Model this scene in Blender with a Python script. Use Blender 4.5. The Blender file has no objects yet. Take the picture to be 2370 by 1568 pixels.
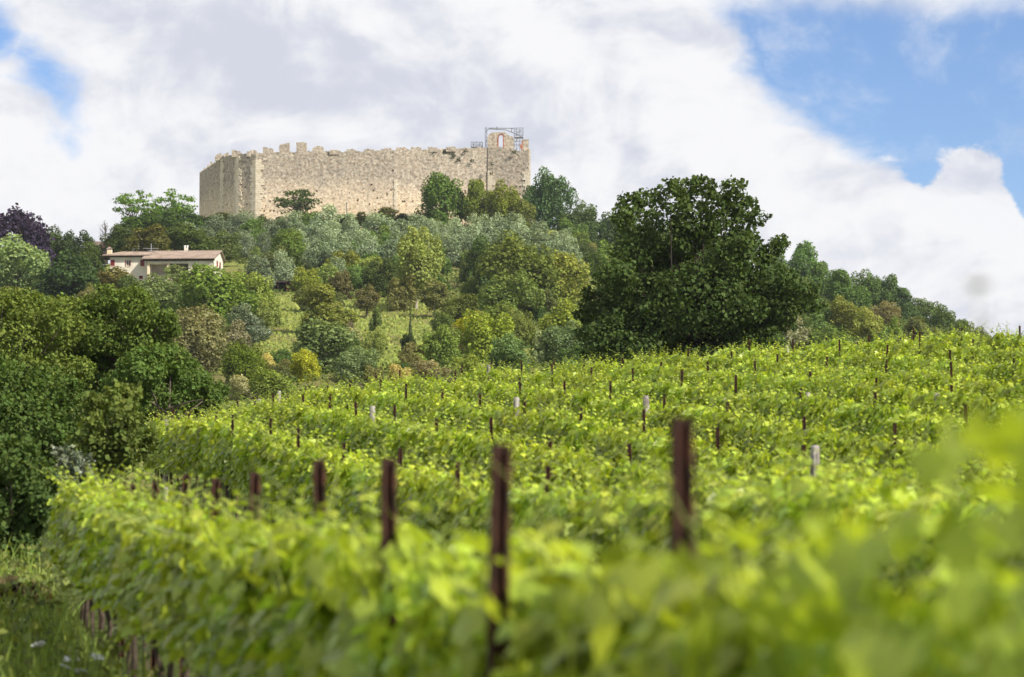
import bpy, math, random
import numpy as np
from mathutils import Vector, Matrix

scene = bpy.context.scene
COL = scene.collection
R = math.radians
rng = np.random.default_rng(11)
random.seed(11)

# ------------------------------------------------------------------ camera
EYE = 1.69
LENS = 85.0
K = (36.0 / LENS) / 2370.0          # photo measured on a 2370 x 1568 grid
PITCH = math.atan(373 * K)
cam_d = bpy.data.cameras.new("camera")
cam = bpy.data.objects.new("camera", cam_d)
COL.objects.link(cam)
cam.location = (0, 0, EYE)
cam.rotation_euler = (math.pi / 2 + PITCH, 0, 0)
cam_d.lens = LENS
cam_d.sensor_width = 36.0
cam_d.clip_start = 0.1
cam_d.clip_end = 9000
cam_d.dof.use_dof = True
cam_d.dof.focus_distance = 110.0
cam_d.dof.aperture_fstop = 2.3
cam_d.dof.aperture_blades = 9
scene.camera = cam

# ------------------------------------------------------------------ sun, sky, exposure
SUN_TO = Vector((0.79, -0.61, 0.0)).normalized()
SUN_EL = R(40)
sun_d = bpy.data.lights.new("sun", 'SUN')
sun_d.energy = 5.0
sun_d.angle = R(0.53)
sun_d.color = (1.0, 0.93, 0.82)
sun = bpy.data.objects.new("sun", sun_d)
COL.objects.link(sun)
_to = Vector((SUN_TO.x * math.cos(SUN_EL), SUN_TO.y * math.cos(SUN_EL), math.sin(SUN_EL)))
sun.rotation_euler = _to.to_track_quat('Z', 'Y').to_euler()
sun.location = (60, -40, 120)

vs = scene.view_settings
vs.view_transform = 'Standard'
vs.look = 'None'
vs.gamma = 1.0
vs.use_curve_mapping = False
vs.exposure = 0.5
scene.render.engine = 'CYCLES'
scene.cycles.use_denoising = True
scene.cycles.max_bounces = 6
scene.cycles.transparent_max_bounces = 4
scene.cycles.transmission_bounces = 4
scene.cycles.diffuse_bounces = 3
scene.cycles.glossy_bounces = 2
scene.cycles.volume_bounces = 0
scene.cycles.use_adaptive_sampling = True
scene.cycles.adaptive_threshold = 0.012
scene.cycles.sample_clamp_indirect = 6.0
scene.render.film_transparent = False


def lin(r, g, b, s=1.0):
    def f(c):
        c = c / 255.0
        return c / 12.92 if c <= 0.04045 else ((c + 0.055) / 1.055) ** 2.4
    return (f(r) * s, f(g) * s, f(b) * s, 1.0)


class NT:
    """small helper round a node tree"""
    def __init__(self, tree):
        self.t = tree
        self.n = tree.nodes
        self.l = tree.links

    def add(self, typ, **kw):
        nd = self.n.new(typ)
        for k, v in kw.items():
            setattr(nd, k, v)
        return nd

    def put(self, sock, v):
        if isinstance(v, bpy.types.NodeSocket):
            self.l.new(v, sock)
        elif v is not None:
            sock.default_value = v

    def math(self, op, a, b=None, c=None, clamp=False):
        nd = self.add('ShaderNodeMath', operation=op, use_clamp=clamp)
        for i, v in enumerate((a, b, c)):
            if v is not None:
                self.put(nd.inputs[i], v)
        return nd.outputs[0]

    def vmath(self, op, a, b=None):
        nd = self.add('ShaderNodeVectorMath', operation=op)
        self.put(nd.inputs[0], a)
        if b is not None:
            self.put(nd.inputs[1], b)
        return nd.outputs['Value'] if op in ('LENGTH', 'DOT_PRODUCT') else nd.outputs[0]

    def noise(self, vec, scale, detail=4.0, rough=0.5, dist=0.0, dims='3D'):
        nd = self.add('ShaderNodeTexNoise', noise_dimensions=dims)
        self.put(nd.inputs['Vector'], vec)
        nd.inputs['Scale'].default_value = scale
        nd.inputs['Detail'].default_value = detail
        nd.inputs['Roughness'].default_value = rough
        nd.inputs['Distortion'].default_value = dist
        return nd.outputs[0]

    def ramp(self, v, a, b, smooth=True, lo=0.0, hi=1.0):
        nd = self.add('ShaderNodeMapRange', interpolation_type='SMOOTHSTEP' if smooth else 'LINEAR')
        self.put(nd.inputs[0], v)
        for i, x in enumerate((a, b, lo, hi)):
            self.put(nd.inputs[i + 1], x)
        return nd.outputs[0]

    def mix(self, f, a, b, mode='MIX'):
        nd = self.add('ShaderNodeMix', data_type='RGBA', blend_type=mode)
        self.put(nd.inputs[0], f)
        self.put(nd.inputs[6], a)
        self.put(nd.inputs[7], b)
        return nd.outputs[2]


SKY_STRENGTH = 0.10
world = bpy.data.worlds.new("World")
scene.world = world
world.use_nodes = True
W = NT(world.node_tree)
W.n.clear()


def build_sky():
    out = W.add('ShaderNodeOutputWorld')
    bg = W.add('ShaderNodeBackground')
    bg.inputs['Strength'].default_value = SKY_STRENGTH
    W.l.new(bg.outputs[0], out.inputs[0])
    sky = W.add('ShaderNodeTexSky', sky_type='NISHITA')
    sky.sun_disc = False
    sky.sun_elevation = SUN_EL
    sky.sun_rotation = math.atan2(SUN_TO.x, SUN_TO.y)
    sky.altitude = 300
    sky.air_density = 1.0
    sky.dust_density = 0.3
    sky.ozone_density = 3.0
    tc = W.add('ShaderNodeTexCoord')
    d = W.vmath('NORMALIZE', tc.outputs['Generated'])
    sep = W.add('ShaderNodeSeparateXYZ')
    W.l.new(d, sep.inputs[0])
    x, y, z = sep.outputs
    az = W.math('DEGREES', W.math('ARCTAN2', x, y))
    el = W.math('DEGREES', W.math('ARCSINE', z))
    # clouds: fractal cover, seen a little flattened towards the horizon
    st = W.vmath('MULTIPLY', d, (1.0, 1.0, 1.45))
    warp = W.add('ShaderNodeTexNoise')
    W.put(warp.inputs['Vector'], st)
    warp.inputs['Scale'].default_value = 9.0
    warp.inputs['Detail'].default_value = 3.0
    wv = W.vmath('MULTIPLY', W.vmath('SUBTRACT', warp.outputs['Color'], (0.5, 0.5, 0.5)), (0.06, 0.06, 0.06))
    p = W.vmath('ADD', st, wv)
    fb = W.noise(p, 13.0, 9.0, 0.56)
    fine = W.noise(p, 42.0, 7.0, 0.6)
    big = W.noise(st, 4.2, 3.0, 0.5)

    def deg(px, py):
        return math.degrees(math.atan((px - 1185) * K)), math.degrees(math.atan((1157 - py) * K))

    def blob(px, py, rx, ry, rot=0.0):
        a0, e0 = deg(px, py)
        s = math.degrees(K)
        c, sn = math.cos(R(rot)), math.sin(R(rot))
        da = W.math('SUBTRACT', az, a0)
        de = W.math('SUBTRACT', el, e0)
        u = W.math('ADD', W.math('MULTIPLY', da, c / (rx * s)), W.math('MULTIPLY', de, sn / (rx * s)))
        v = W.math('ADD', W.math('MULTIPLY', da, -sn / (ry * s)), W.math('MULTIPLY', de, c / (ry * s)))
        r2 = W.math('ADD', W.math('MULTIPLY', u, u), W.math('MULTIPLY', v, v))
        return W.math('SUBTRACT', 1.0, W.math('SQRT', r2))

    def mx(*a):
        o = a[0]
        for b in a[1:]:
            o = W.math('MAXIMUM', o, b)
        return o

    # openings in the cloud deck
    holes = mx(
        blob(2110, 60, 640, 335, -38),
        W.math('MULTIPLY', blob(2400, 210, 420, 250), 1.0),
        W.math('MULTIPLY', blob(2150, 415, 75, 80, 60), 0.6),
        W.math('MULTIPLY', blob(2360, 420, 60, 70), 0.45),
        W.math('MULTIPLY', blob(95, 180, 150, 80, -55), 0.22),
        W.math('MULTIPLY', blob(-20, 90, 80, 90), 0.24),
    )
    far = W.math('MAXIMUM', W.ramp(W.math('ABSOLUTE', az), 14.0, 20.0), W.ramp(el, 13.0, 19.0))
    other = W.math('MULTIPLY', W.math('SUBTRACT', big, 0.56), 4.0)
    holes = W.math('ADD', W.math('MULTIPLY', holes, W.math('SUBTRACT', 1.0, far)), W.math('MULTIPLY', other, far))
    # heap clouds standing in front of the opening, veil along its top
    heap = mx(blob(2235, 560, 120, 215), W.math('MULTIPLY', blob(2010, 560, 190, 190), 1.0))
    heap = W.math('ADD', heap, W.math('MULTIPLY', W.math('SUBTRACT', fine, 0.5), 0.5))
    heap = W.ramp(W.math('ADD', heap, W.math('MULTIPLY', W.math('SUBTRACT', fb, 0.5), 1.2)), -0.03, 0.10)
    veil = W.ramp(W.math('ADD', el, W.math('MULTIPLY', W.math('SUBTRACT', fb, 0.5), 2.2)), 11.05, 11.9)
    veil = W.math('MULTIPLY', veil, W.math('SUBTRACT', 1.0, far))
    h = W.math('ADD', holes, W.math('MULTIPLY', W.math('SUBTRACT', fb, 0.5), 0.75))
    h = W.math('ADD', h, W.math('MULTIPLY', W.math('SUBTRACT', fine, 0.5), 0.38))
    clear = W.ramp(h, -0.05, 0.17)
    clear = W.math('MULTIPLY', clear, W.math('SUBTRACT', 1.0, W.math('MULTIPLY', heap, 0.97)))
    clear = W.math('MULTIPLY', clear, W.math('SUBTRACT', 1.0, W.math('MULTIPLY', veil, 0.8)))
    wisp = W.ramp(W.noise(p, 26.0, 8.0, 0.62), 0.46, 0.80)
    clear = W.math('MULTIPLY', clear, W.math('SUBTRACT', 1.0, W.math('MULTIPLY', wisp, 0.5)))
    # relief of the clouds: brighter where the heap faces the sun
    sh = W.vmath('ADD', p, tuple(0.016 * c for c in (SUN_TO.x, SUN_TO.y * 0.3, 1.1)))
    fb2 = W.noise(sh, 13.0, 9.0, 0.56)
    relief = W.math('MULTIPLY', W.math('SUBTRACT', fb, fb2), 3.6)
    fine2 = W.noise(W.vmath('ADD', p, tuple(0.006 * c for c in (SUN_TO.x, SUN_TO.y * 0.3, 1.1))), 42.0, 7.0, 0.6)
    relief = W.math('ADD', relief, W.math('MULTIPLY', W.math('SUBTRACT', fine, fine2), 1.1))
    tone = W.math('ADD', W.math('MULTIPLY', W.math('SUBTRACT', big, 0.5), 1.1), relief)
    greys = mx(W.math('MULTIPLY', blob(330, 190, 420, 230, -25), 1.0), W.math('MULTIPLY', blob(760, 130, 520, 330), 0.55),
               W.math('MULTIPLY', blob(330, 400, 260, 160), 0.45), W.math('MULTIPLY', blob(1380, 20, 260, 130), 0.45))
    whites = mx(W.math('MULTIPLY', blob(1250, 110, 140, 90), 1.1), W.math('MULTIPLY', blob(40, 420, 280, 200), 0.8),
                W.math('MULTIPLY', blob(1700, 330, 560, 300), 0.8), W.math('MULTIPLY', blob(2240, 480, 130, 180), 0.8), W.math('MULTIPLY', blob(2100, 640, 420, 230), 0.35),
                W.math('MULTIPLY', blob(80, 60, 170, 70, -30), 0.6))
    tone = W.math('SUBTRACT', tone, W.math('MULTIPLY', W.math('MAXIMUM', greys, 0.0), 0.56))
    tone = W.math('ADD', tone, W.math('MULTIPLY', W.math('MAXIMUM', whites, 0.0), 0.55))
    tone = W.ramp(tone, -0.70, 0.42)
    k = 1.0 / SKY_STRENGTH / 2 ** vs.exposure
    dark = lin(213, 217, 230, k)
    light = lin(250, 250, 252, k)
    cloud = W.mix(tone, dark, light)
    col = W.mix(clear, cloud, W.mix(1.0, sky.outputs[0], (0.78, 0.84, 1.0, 1), 'MULTIPLY'))
    W.l.new(col, bg.inputs[0])


build_sky()


# ------------------------------------------------------------------ helpers
def at(px, py, Y):
    """world point seen at photo position (px, py) at distance Y along the view"""
    u, v = (px - 1185) * K, (784 - py) * K
    cp, sp = math.cos(PITCH), math.sin(PITCH)
    dy = cp - v * sp
    dz = sp + v * cp
    return Vector((u / dy * Y, Y, EYE + dz / dy * Y))


def npmesh(name, V, F, mat=None, tint=None, smooth=False):
    V = np.ascontiguousarray(V, dtype=np.float32)
    F = np.ascontiguousarray(F, dtype=np.int32)
    me = bpy.data.meshes.new(name)
    k = F.shape[1]
    me.vertices.add(len(V))
    me.vertices.foreach_set('co', V.ravel())
    me.loops.add(F.size)
    me.loops.foreach_set('vertex_index', F.ravel())
    me.polygons.add(len(F))
    me.polygons.foreach_set('loop_start', np.arange(0, F.size, k, dtype=np.int32))
    me.polygons.foreach_set('loop_total', np.full(len(F), k, dtype=np.int32))
    if smooth:
        me.polygons.foreach_set('use_smooth', np.ones(len(F), dtype=bool))
    if tint is not None:
        a = me.attributes.new('tint', 'FLOAT', 'POINT')
        a.data.foreach_set('value', np.ascontiguousarray(tint, dtype=np.float32))
    me.update(calc_edges=True)
    if mat is not None:
        me.materials.append(mat)
    return me


class MB:
    """collects boxes, tubes and loose polygons; build() makes ONE mesh"""
    def __init__(self):
        self.v, self.f = [], []

    def add(self, vs, fs):
        o = len(self.v)
        self.v += [tuple(p) for p in vs]
        self.f += [tuple(i + o for i in f) for f in fs]

    def box(self, x0, x1, y0, y1, z0, z1, M=None):
        vs = [Vector(p) for p in ((x0, y0, z0), (x1, y0, z0), (x1, y1, z0), (x0, y1, z0), (x0, y0, z1), (x1, y0, z1), (x1, y1, z1), (x0, y1, z1))]
        if M is not None:
            vs = [M @ p for p in vs]
        self.add(vs, [(0, 3, 2, 1), (4, 5, 6, 7), (0, 1, 5, 4), (1, 2, 6, 5), (2, 3, 7, 6), (3, 0, 4, 7)])

    def tube(self, pts, radii, n=6, cap=True):
        pts = [Vector(p) for p in pts]
        if not hasattr(radii, '__len__'):
            radii = [radii] * len(pts)
        rings = []
        for i, p in enumerate(pts):
            d = (pts[min(i + 1, len(pts) - 1)] - pts[max(i - 1, 0)])
            d = d.normalized() if d.length > 1e-9 else Vector((0, 0, 1))
            a = d.cross(Vector((0, 1, 0)) if abs(d.y) < 0.9 else Vector((1, 0, 0))).normalized()
            b = d.cross(a)
            rings.append([p + radii[i] * (math.cos(t) * a + math.sin(t) * b) for t in (2 * math.pi * k / n for k in range(n))])
        o = len(self.v)
        for r in rings:
            self.v += [tuple(q) for q in r]
        for i in range(len(pts) - 1):
            for k in range(n):
                k2 = (k + 1) % n
                self.f.append((o + i * n + k, o + (i + 1) * n + k, o + (i + 1) * n + k2, o + i * n + k2))
        if cap:
            self.f.append(tuple(o + k for k in range(n)))
            self.f.append(tuple(o + (len(pts) - 1) * n + k for k in reversed(range(n))))

    def prism(self, poly, y0, y1):
        """polygon in x,z extruded along y"""
        n = len(poly)
        self.add([(x, y0, z) for x, z in poly] + [(x, y1, z) for x, z in poly],
                 [tuple(range(n)), tuple(reversed(range(n, 2 * n)))] + [(i, i + n, (i + 1) % n + n, (i + 1) % n) for i in range(n)])

    def mesh(self, name, mat, smooth=False):
        me = bpy.data.meshes.new(name)
        me.from_pydata(self.v, [], self.f)
        if smooth:
            for p in me.polygons:
                p.use_smooth = True
        me.materials.append(mat)
        me.update()
        return me

    def build(self, name, mat, parent=None, smooth=False):
        return put(name, self.mesh(name, mat, smooth), parent)


def put(name, me, parent=None, loc=None, rot=None, scale=None, color=None):
    o = bpy.data.objects.new(name, me)
    COL.objects.link(o)
    if parent is not None:
        o.parent = parent
    if loc is not None:
        o.location = loc
    if rot is not None:
        o.rotation_euler = rot
    if scale is not None:
        o.scale = scale
    if color is not None:
        o.color = color
    return o


def tag(o, label, cat, group=None, kind=None):
    if label:
        o['label'] = label
    if cat:
        o['category'] = cat
    if group:
        o['group'] = group
    if kind:
        o['kind'] = kind
    return o


def thing(name, loc, label, cat, group=None, rot=None):
    return tag(put(name, None, None, loc, rot), label, cat, group)


def part_to(o, src, parent):
    """copy of a part under another thing, sharing its mesh"""
    c = src.copy()
    COL.objects.link(c)
    c.parent = parent
    return c


ONES = "first second third fourth fifth sixth seventh eighth ninth tenth eleventh twelfth thirteenth fourteenth fifteenth sixteenth seventeenth eighteenth nineteenth".split()
TENS = {20: ("twentieth", "twenty"), 30: ("thirtieth", "thirty"), 40: ("fortieth", "forty"), 50: ("fiftieth", "fifty")}


def nth(i):
    """1 -> first"""
    if i <= 19:
        return ONES[i - 1]
    t, u = i // 10 * 10, i % 10
    return TENS[t][0] if u == 0 else TENS[t][1] + "-" + ONES[u - 1]


# ------------------------------------------------------------------ materials
def new_mat(name):
    m = bpy.data.materials.new(name)
    m.use_nodes = True
    nt = NT(m.node_tree)
    nt.n.clear()
    out = nt.add('ShaderNodeOutputMaterial')
    b = nt.add('ShaderNodeBsdfPrincipled')
    nt.l.new(b.outputs[0], out.inputs[0])
    return m, nt, b, out


def foliage_mat(name, trans=0.35, rough=0.55, spread=0.75, spec=0.3, clump=1.0, young_mul=(1.45, 1.25, 0.75, 1)):
    m, nt, b, out = new_mat(name)
    oi = nt.add('ShaderNodeObjectInfo')
    geo = nt.add('ShaderNodeNewGeometry')
    rnd = geo.outputs['Random Per Island']
    at_ = nt.add('ShaderNodeAttribute', attribute_name='tint')
    tint = at_.outputs['Fac']
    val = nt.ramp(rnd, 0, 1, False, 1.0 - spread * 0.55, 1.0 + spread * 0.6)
    if clump:
        tc = nt.add('ShaderNodeTexCoord')
        nz = nt.noise(tc.outputs['Object'], 2.6 * clump, 3.0, 0.6)
        val = nt.math('MULTIPLY', val, nt.ramp(nz, 0.3, 0.7, False, 0.72, 1.28))
    hsv = nt.add('ShaderNodeHueSaturation')
    nt.put(hsv.inputs['Color'], oi.outputs['Color'])
    nt.put(hsv.inputs['Hue'], nt.ramp(nt.math('FRACT', nt.math('MULTIPLY', rnd, 7.31)), 0, 1, False, 0.485, 0.515))
    nt.put(hsv.inputs['Value'], val)
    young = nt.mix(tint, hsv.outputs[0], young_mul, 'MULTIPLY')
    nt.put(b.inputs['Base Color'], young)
    b.inputs['Roughness'].default_value = rough
    b.inputs['Specular IOR Level'].default_value = spec
    tr = nt.add('ShaderNodeBsdfTranslucent')
    nt.put(tr.inputs['Color'], nt.mix(1.0, young, (1.25, 1.25, 0.5, 1), 'MULTIPLY'))
    ms = nt.add('ShaderNodeMixShader')
    ms.inputs[0].default_value = trans
    nt.l.new(b.outputs[0], ms.inputs[1])
    nt.l.new(tr.outputs[0], ms.inputs[2])
    nt.l.new(ms.outputs[0], out.inputs[0])
    return m


def noise_mat(name, c1, c2, scale, rough=0.8, detail=5.0, bump=0.0, bscale=None, metal=0.0, spec=0.3, coord='Object', lo=0.35, hi=0.65):
    m, nt, b, out = new_mat(name)
    tc = nt.add('ShaderNodeTexCoord')
    f = nt.noise(tc.outputs[coord], scale, detail, 0.6)
    nt.put(b.inputs['Base Color'], nt.mix(nt.ramp(f, lo, hi), c1, c2))
    b.inputs['Roughness'].default_value = rough
    b.inputs['Metallic'].default_value = metal
    b.inputs['Specular IOR Level'].default_value = spec
    if bump:
        bn = nt.add('ShaderNodeBump')
        bn.inputs['Strength'].default_value = 1.0
        bn.inputs['Distance'].default_value = bump
        nt.put(bn.inputs['Height'], nt.noise(tc.outputs[coord], bscale or scale * 3, 4.0, 0.6))
        nt.l.new(bn.outputs[0], b.inputs['Normal'])
    return m


M_LEAF = foliage_mat('tree_leaves', 0.28, 0.65, 0.42, 0.12)
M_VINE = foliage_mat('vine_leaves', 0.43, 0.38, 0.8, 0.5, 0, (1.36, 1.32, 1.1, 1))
M_OLIVE = foliage_mat('olive_leaves', 0.12, 0.5, 0.55, 0.45)
M_GRASS = foliage_mat('grass_blades', 0.35, 0.6, 0.8, 0.2, 0)
M_BARK = noise_mat('bark', (0.085, 0.066, 0.05, 1), (0.17, 0.14, 0.11, 1), 3.0, 0.9, bump=0.02)
M_PALEBARK = noise_mat('pale_bark', (0.30, 0.27, 0.2, 1), (0.42, 0.38, 0.29, 1), 3.0, 0.9)
M_VINEWOOD = noise_mat('vine_wood', (0.04, 0.028, 0.02, 1), (0.10, 0.075, 0.055, 1), 14.0, 0.95, bump=0.004)
M_SHOOT = noise_mat('vine_shoot', (0.16, 0.22, 0.04, 1), (0.24, 0.26, 0.06, 1), 9.0, 0.5)
M_RUST = noise_mat('rusty_steel', (0.024, 0.0105, 0.008, 1), (0.078, 0.031, 0.019, 1), 16.0, 0.85, bump=0.001, bscale=160)
M_GREYWOOD = noise_mat('weathered_wood', (0.20, 0.17, 0.15, 1), (0.42, 0.39, 0.36, 1), 7.0, 0.9, bump=0.004, bscale=40)
M_SCAFF = noise_mat('scaffold_steel', (0.16, 0.17, 0.20, 1), (0.24, 0.25, 0.28, 1), 4.0, 0.45, metal=0.4)
M_DECK = noise_mat('scaffold_boards', (0.14, 0.115, 0.09, 1), (0.2, 0.17, 0.13, 1), 4.0, 0.8)
M_PLASTER = noise_mat('lime_plaster', (0.60, 0.55, 0.46, 1), (0.72, 0.67, 0.58, 1), 0.8, 0.9, bump=0.003)
M_PLASTER2 = noise_mat('ochre_plaster', (0.60, 0.47, 0.30, 1), (0.72, 0.60, 0.42, 1), 0.9, 0.9)
M_SHUTTER = noise_mat('red_shutter_paint', (0.15, 0.018, 0.022, 1), (0.24, 0.03, 0.035, 1), 3.0, 0.6)
M_DARKWOOD = noise_mat('dark_timber', (0.025, 0.017, 0.014, 1), (0.05, 0.036, 0.03, 1), 3.0, 0.8)
M_BRICK = noise_mat('red_brick', (0.27, 0.09, 0.055, 1), (0.38, 0.16, 0.10, 1), 1.5, 0.9)
M_WHITE = noise_mat('white_petals', (0.72, 0.72, 0.68, 1), (0.8, 0.8, 0.78, 1), 8.0, 0.7)
M_HOLE = noise_mat('dark_stone', (0.06, 0.05, 0.045, 1), (0.10, 0.085, 0.07, 1), 2.0, 0.95)
M_ALU = noise_mat('antenna_metal', (0.5, 0.5, 0.52, 1), (0.6, 0.6, 0.62, 1), 3.0, 0.35, metal=0.6)


def glass_mat():
    m, nt, b, out = new_mat('window_glass')
    b.inputs['Base Color'].default_value = (0.02, 0.025, 0.03, 1)
    b.inputs['Roughness'].default_value = 0.08
    b.inputs['Specular IOR Level'].default_value = 0.6
    return m


M_GLASS = glass_mat()


def roof_mat():
    m, nt, b, out = new_mat('old_roof_tiles')
    tc = nt.add('ShaderNodeTexCoord')
    o = tc.outputs['Object']
    n1 = nt.noise(o, 0.7, 4, 0.6)
    n2 = nt.noise(o, 7.0, 3, 0.7)
    c = nt.mix(nt.ramp(n1, 0.35, 0.65), (0.225, 0.175, 0.14, 1), (0.32, 0.26, 0.21, 1))
    c = nt.mix(nt.ramp(n2, 0.3, 0.75), nt.mix(1.0, c, (0.55, 0.5, 0.5, 1), 'MULTIPLY'), nt.mix(1.0, c, (1.35, 1.3, 1.25, 1), 'MULTIPLY'))
    nt.put(b.inputs['Base Color'], c)
    b.inputs['Roughness'].default_value = 0.9
    return m


M_ROOF = roof_mat()


def stone_mat(name, warm=1.0):
    """rubble masonry: stones, pale mortar, grey weathering towards the battlements, ochre lower courses"""
    m, nt, b, out = new_mat(name)
    tc = nt.add('ShaderNodeTexCoord')
    o = tc.outputs['Object']
    wv = nt.add('ShaderNodeTexNoise')
    nt.put(wv.inputs['Vector'], o)
    wv.inputs['Scale'].default_value = 0.9
    p = nt.vmath('ADD', nt.vmath('MULTIPLY', o, (1, 1, 1.12)), nt.vmath('MULTIPLY', wv.outputs['Color'], (0.7, 0.7, 0.7)))
    vo = nt.add('ShaderNodeTexVoronoi', feature='F1')
    nt.put(vo.inputs['Vector'], p)
    vo.inputs['Scale'].default_value = 4.2
    sepc = nt.add('ShaderNodeSeparateColor')
    nt.l.new(vo.outputs['Color'], sepc.inputs[0])
    cell = sepc.outputs[0]
    n_lo = nt.noise(o, 0.22, 4, 0.6)
    n_md = nt.noise(o, 1.6, 5, 0.65)
    sp = nt.add('ShaderNodeSeparateXYZ')
    nt.l.new(o, sp.inputs[0])
    zz = nt.math('ADD', sp.outputs[2], nt.math('MULTIPLY', nt.math('SUBTRACT', n_lo, 0.5), 9.0))
    base = nt.mix(nt.ramp(n_md, 0.36, 0.66), (0.46, 0.375, 0.285, 1), (0.58, 0.49, 0.385, 1))
    ochre = nt.mix(nt.ramp(n_md, 0.36, 0.66), (0.52, 0.40, 0.22, 1), (0.66, 0.55, 0.37, 1))
    base = nt.mix(nt.math('MULTIPLY', nt.ramp(n_lo, 0.42, 0.62), nt.ramp(zz, 10.0, 2.0)), base, ochre)
    grey = nt.mix(nt.ramp(n_md, 0.35, 0.7), (0.20, 0.175, 0.15, 1), (0.42, 0.375, 0.32, 1))
    base = nt.mix(nt.math('MULTIPLY', nt.ramp(zz, 8.0, 14.5), 0.85), base, grey)
    stones = nt.mix(nt.ramp(cell, 0.0, 1.0, False), (0.82, 0.81, 0.81, 1), (1.15, 1.15, 1.14, 1))
    base = nt.mix(1.0, base, stones, 'MULTIPLY')
    # rain streaks below the battlements
    stv = nt.vmath('MULTIPLY', o, (0.9, 0.9, 0.10))
    streak = nt.math('MULTIPLY', nt.ramp(nt.noise(stv, 1.0, 5, 0.65), 0.52, 0.70), nt.ramp(zz, 4.0, 13.0))
    base = nt.mix(nt.math('MULTIPLY', streak, 0.45), base, (0.19, 0.17, 0.15, 1))
    # a few near-black and reddish stones, lichen
    base = nt.mix(nt.math('MULTIPLY', nt.ramp(cell, 0.10, 0.03), 0.72), base, (0.10, 0.085, 0.075, 1))
    base = nt.mix(nt.math('MULTIPLY', nt.ramp(sepc.outputs[1], 0.94, 0.97), 0.5), base, (0.40, 0.20, 0.11, 1))
    base = nt.mix(nt.ramp(nt.noise(o, 5.5, 4, 0.7), 0.62, 0.72), base, (0.15, 0.125, 0.11, 1))
    base = nt.mix(1.0, base, (1.18 * warm, 1.18, 1.13, 1), 'MULTIPLY')
    nt.put(b.inputs['Base Color'], base)
    b.inputs['Roughness'].default_value = 0.95
    b.inputs['Specular IOR Level'].default_value = 0.1
    bn = nt.add('ShaderNodeBump')
    bn.inputs['Distance'].default_value = 0.035
    bn.inputs['Strength'].default_value = 0.6
    hgt = nt.math('ADD', nt.math('MULTIPLY', vo.outputs['Distance'], -0.9), nt.noise(o, 3.5, 4, 0.65))
    nt.put(bn.inputs['Height'], hgt)
    nt.l.new(bn.outputs[0], b.inputs['Normal'])
    return m


M_STONE = stone_mat('rubble_masonry')
M_QUOIN = noise_mat('pale_dressed_stone', (0.52, 0.44, 0.31, 1), (0.68, 0.61, 0.49, 1), 1.1, 0.9, bump=0.05, lo=0.3, hi=0.7)


def ground_mat():
    m, nt, b, out = new_mat('ground_cover')
    tc = nt.add('ShaderNodeTexCoord')
    o = tc.outputs['Object']
    n1 = nt.noise(o, 0.05, 5, 0.6)
    n2 = nt.noise(o, 0.6, 6, 0.65)
    n3 = nt.noise(o, 5.0, 4, 0.7)
    meadow = nt.mix(nt.ramp(n2, 0.35, 0.68), (0.17, 0.215, 0.045, 1), (0.31, 0.32, 0.095, 1))
    meadow = nt.mix(nt.ramp(n1, 0.45, 0.62), meadow, (0.21, 0.19, 0.075, 1))
    near = nt.mix(nt.ramp(n3, 0.35, 0.7), (0.045, 0.065, 0.016, 1), (0.10, 0.12, 0.035, 1))
    sp = nt.add('ShaderNodeSeparateXYZ')
    nt.l.new(o, sp.inputs[0])
    c = nt.mix(nt.ramp(sp.outputs[1], 100, 150), near, meadow)
    c = nt.mix(1.0, c, nt.mix(nt.ramp(n3, 0.3, 0.7), (0.72, 0.72, 0.72, 1), (1.2, 1.2, 1.15, 1)), 'MULTIPLY')
    nt.put(b.inputs['Base Color'], c)
    b.inputs['Roughness'].default_value = 1.0
    b.inputs['Specular IOR Level'].default_value = 0.05
    bn = nt.add('ShaderNodeBump')
    bn.inputs['Distance'].default_value = 0.25
    nt.put(bn.inputs['Height'], nt.math('ADD', n2, n3))
    nt.l.new(bn.outputs[0], b.inputs['Normal'])
    return m


M_GROUND = ground_mat()

# ------------------------------------------------------------------ ground
RY = np.array([-500, 0, 16, 20, 25, 30, 36, 44, 50, 56, 65, 70, 74, 80, 90, 105, 130, 160, 9000.])
RZ = np.array([-0.3, 0, 0, 0.03, 0.14, 0.45, 0.95, 1.66, 2.17, 2.68, 3.45, 3.78, 3.86, 3.6, 2.7, 1.4, 0.9, 1.5, 1.5])
GY = np.array([-500, 140, 160, 200, 250, 300, 350, 400, 440, 480, 520, 552, 575, 650, 720, 900, 1300, 2200, 9000])
GZ = np.array([0, 0, .02, .10, .195, .30, .425, .56, .665, .775, .885, .975, 1.0, 1.0, .92, .5, .15, .03, .03])
RX = np.array([-3000, -900, -420, -260, -148, -118, -95, -78, -71, 4, 21, 64, 87, 108, 131, 170, 260, 500, 900, 3000.])
RR = np.array([2, 12, 36, 47, 50, 51.7, 55.5, 61, 64.5, 65.5, 60.5, 48.5, 40.5, 29.5, 17, 7, 3, 2, 2, 2.])


def ground_z(x, y):
    x = np.asarray(x, float)
    y = np.asarray(y, float)
    def r(v):
        return (np.interp(v - 1.5, RY, RZ) + np.interp(v, RY, RZ) + np.interp(v + 1.5, RY, RZ)) / 3
    g = sum(np.interp(y + d, GY, GZ) for d in (-12, -6, 0, 6, 12)) / 5
    rr = sum(np.interp(x + d, RX, RR) for d in (-6, -3, 0, 3, 6)) / 5
    return r(y) * np.interp(x, [-40, -12, -9, -7, -5, 0, 14, 30, 60], [.45, .52, .58, .70, .85, 1, 1.3, 1.6, 1.8]) + g * rr


def gz(x, y):
    return float(ground_z(x, y))


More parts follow.
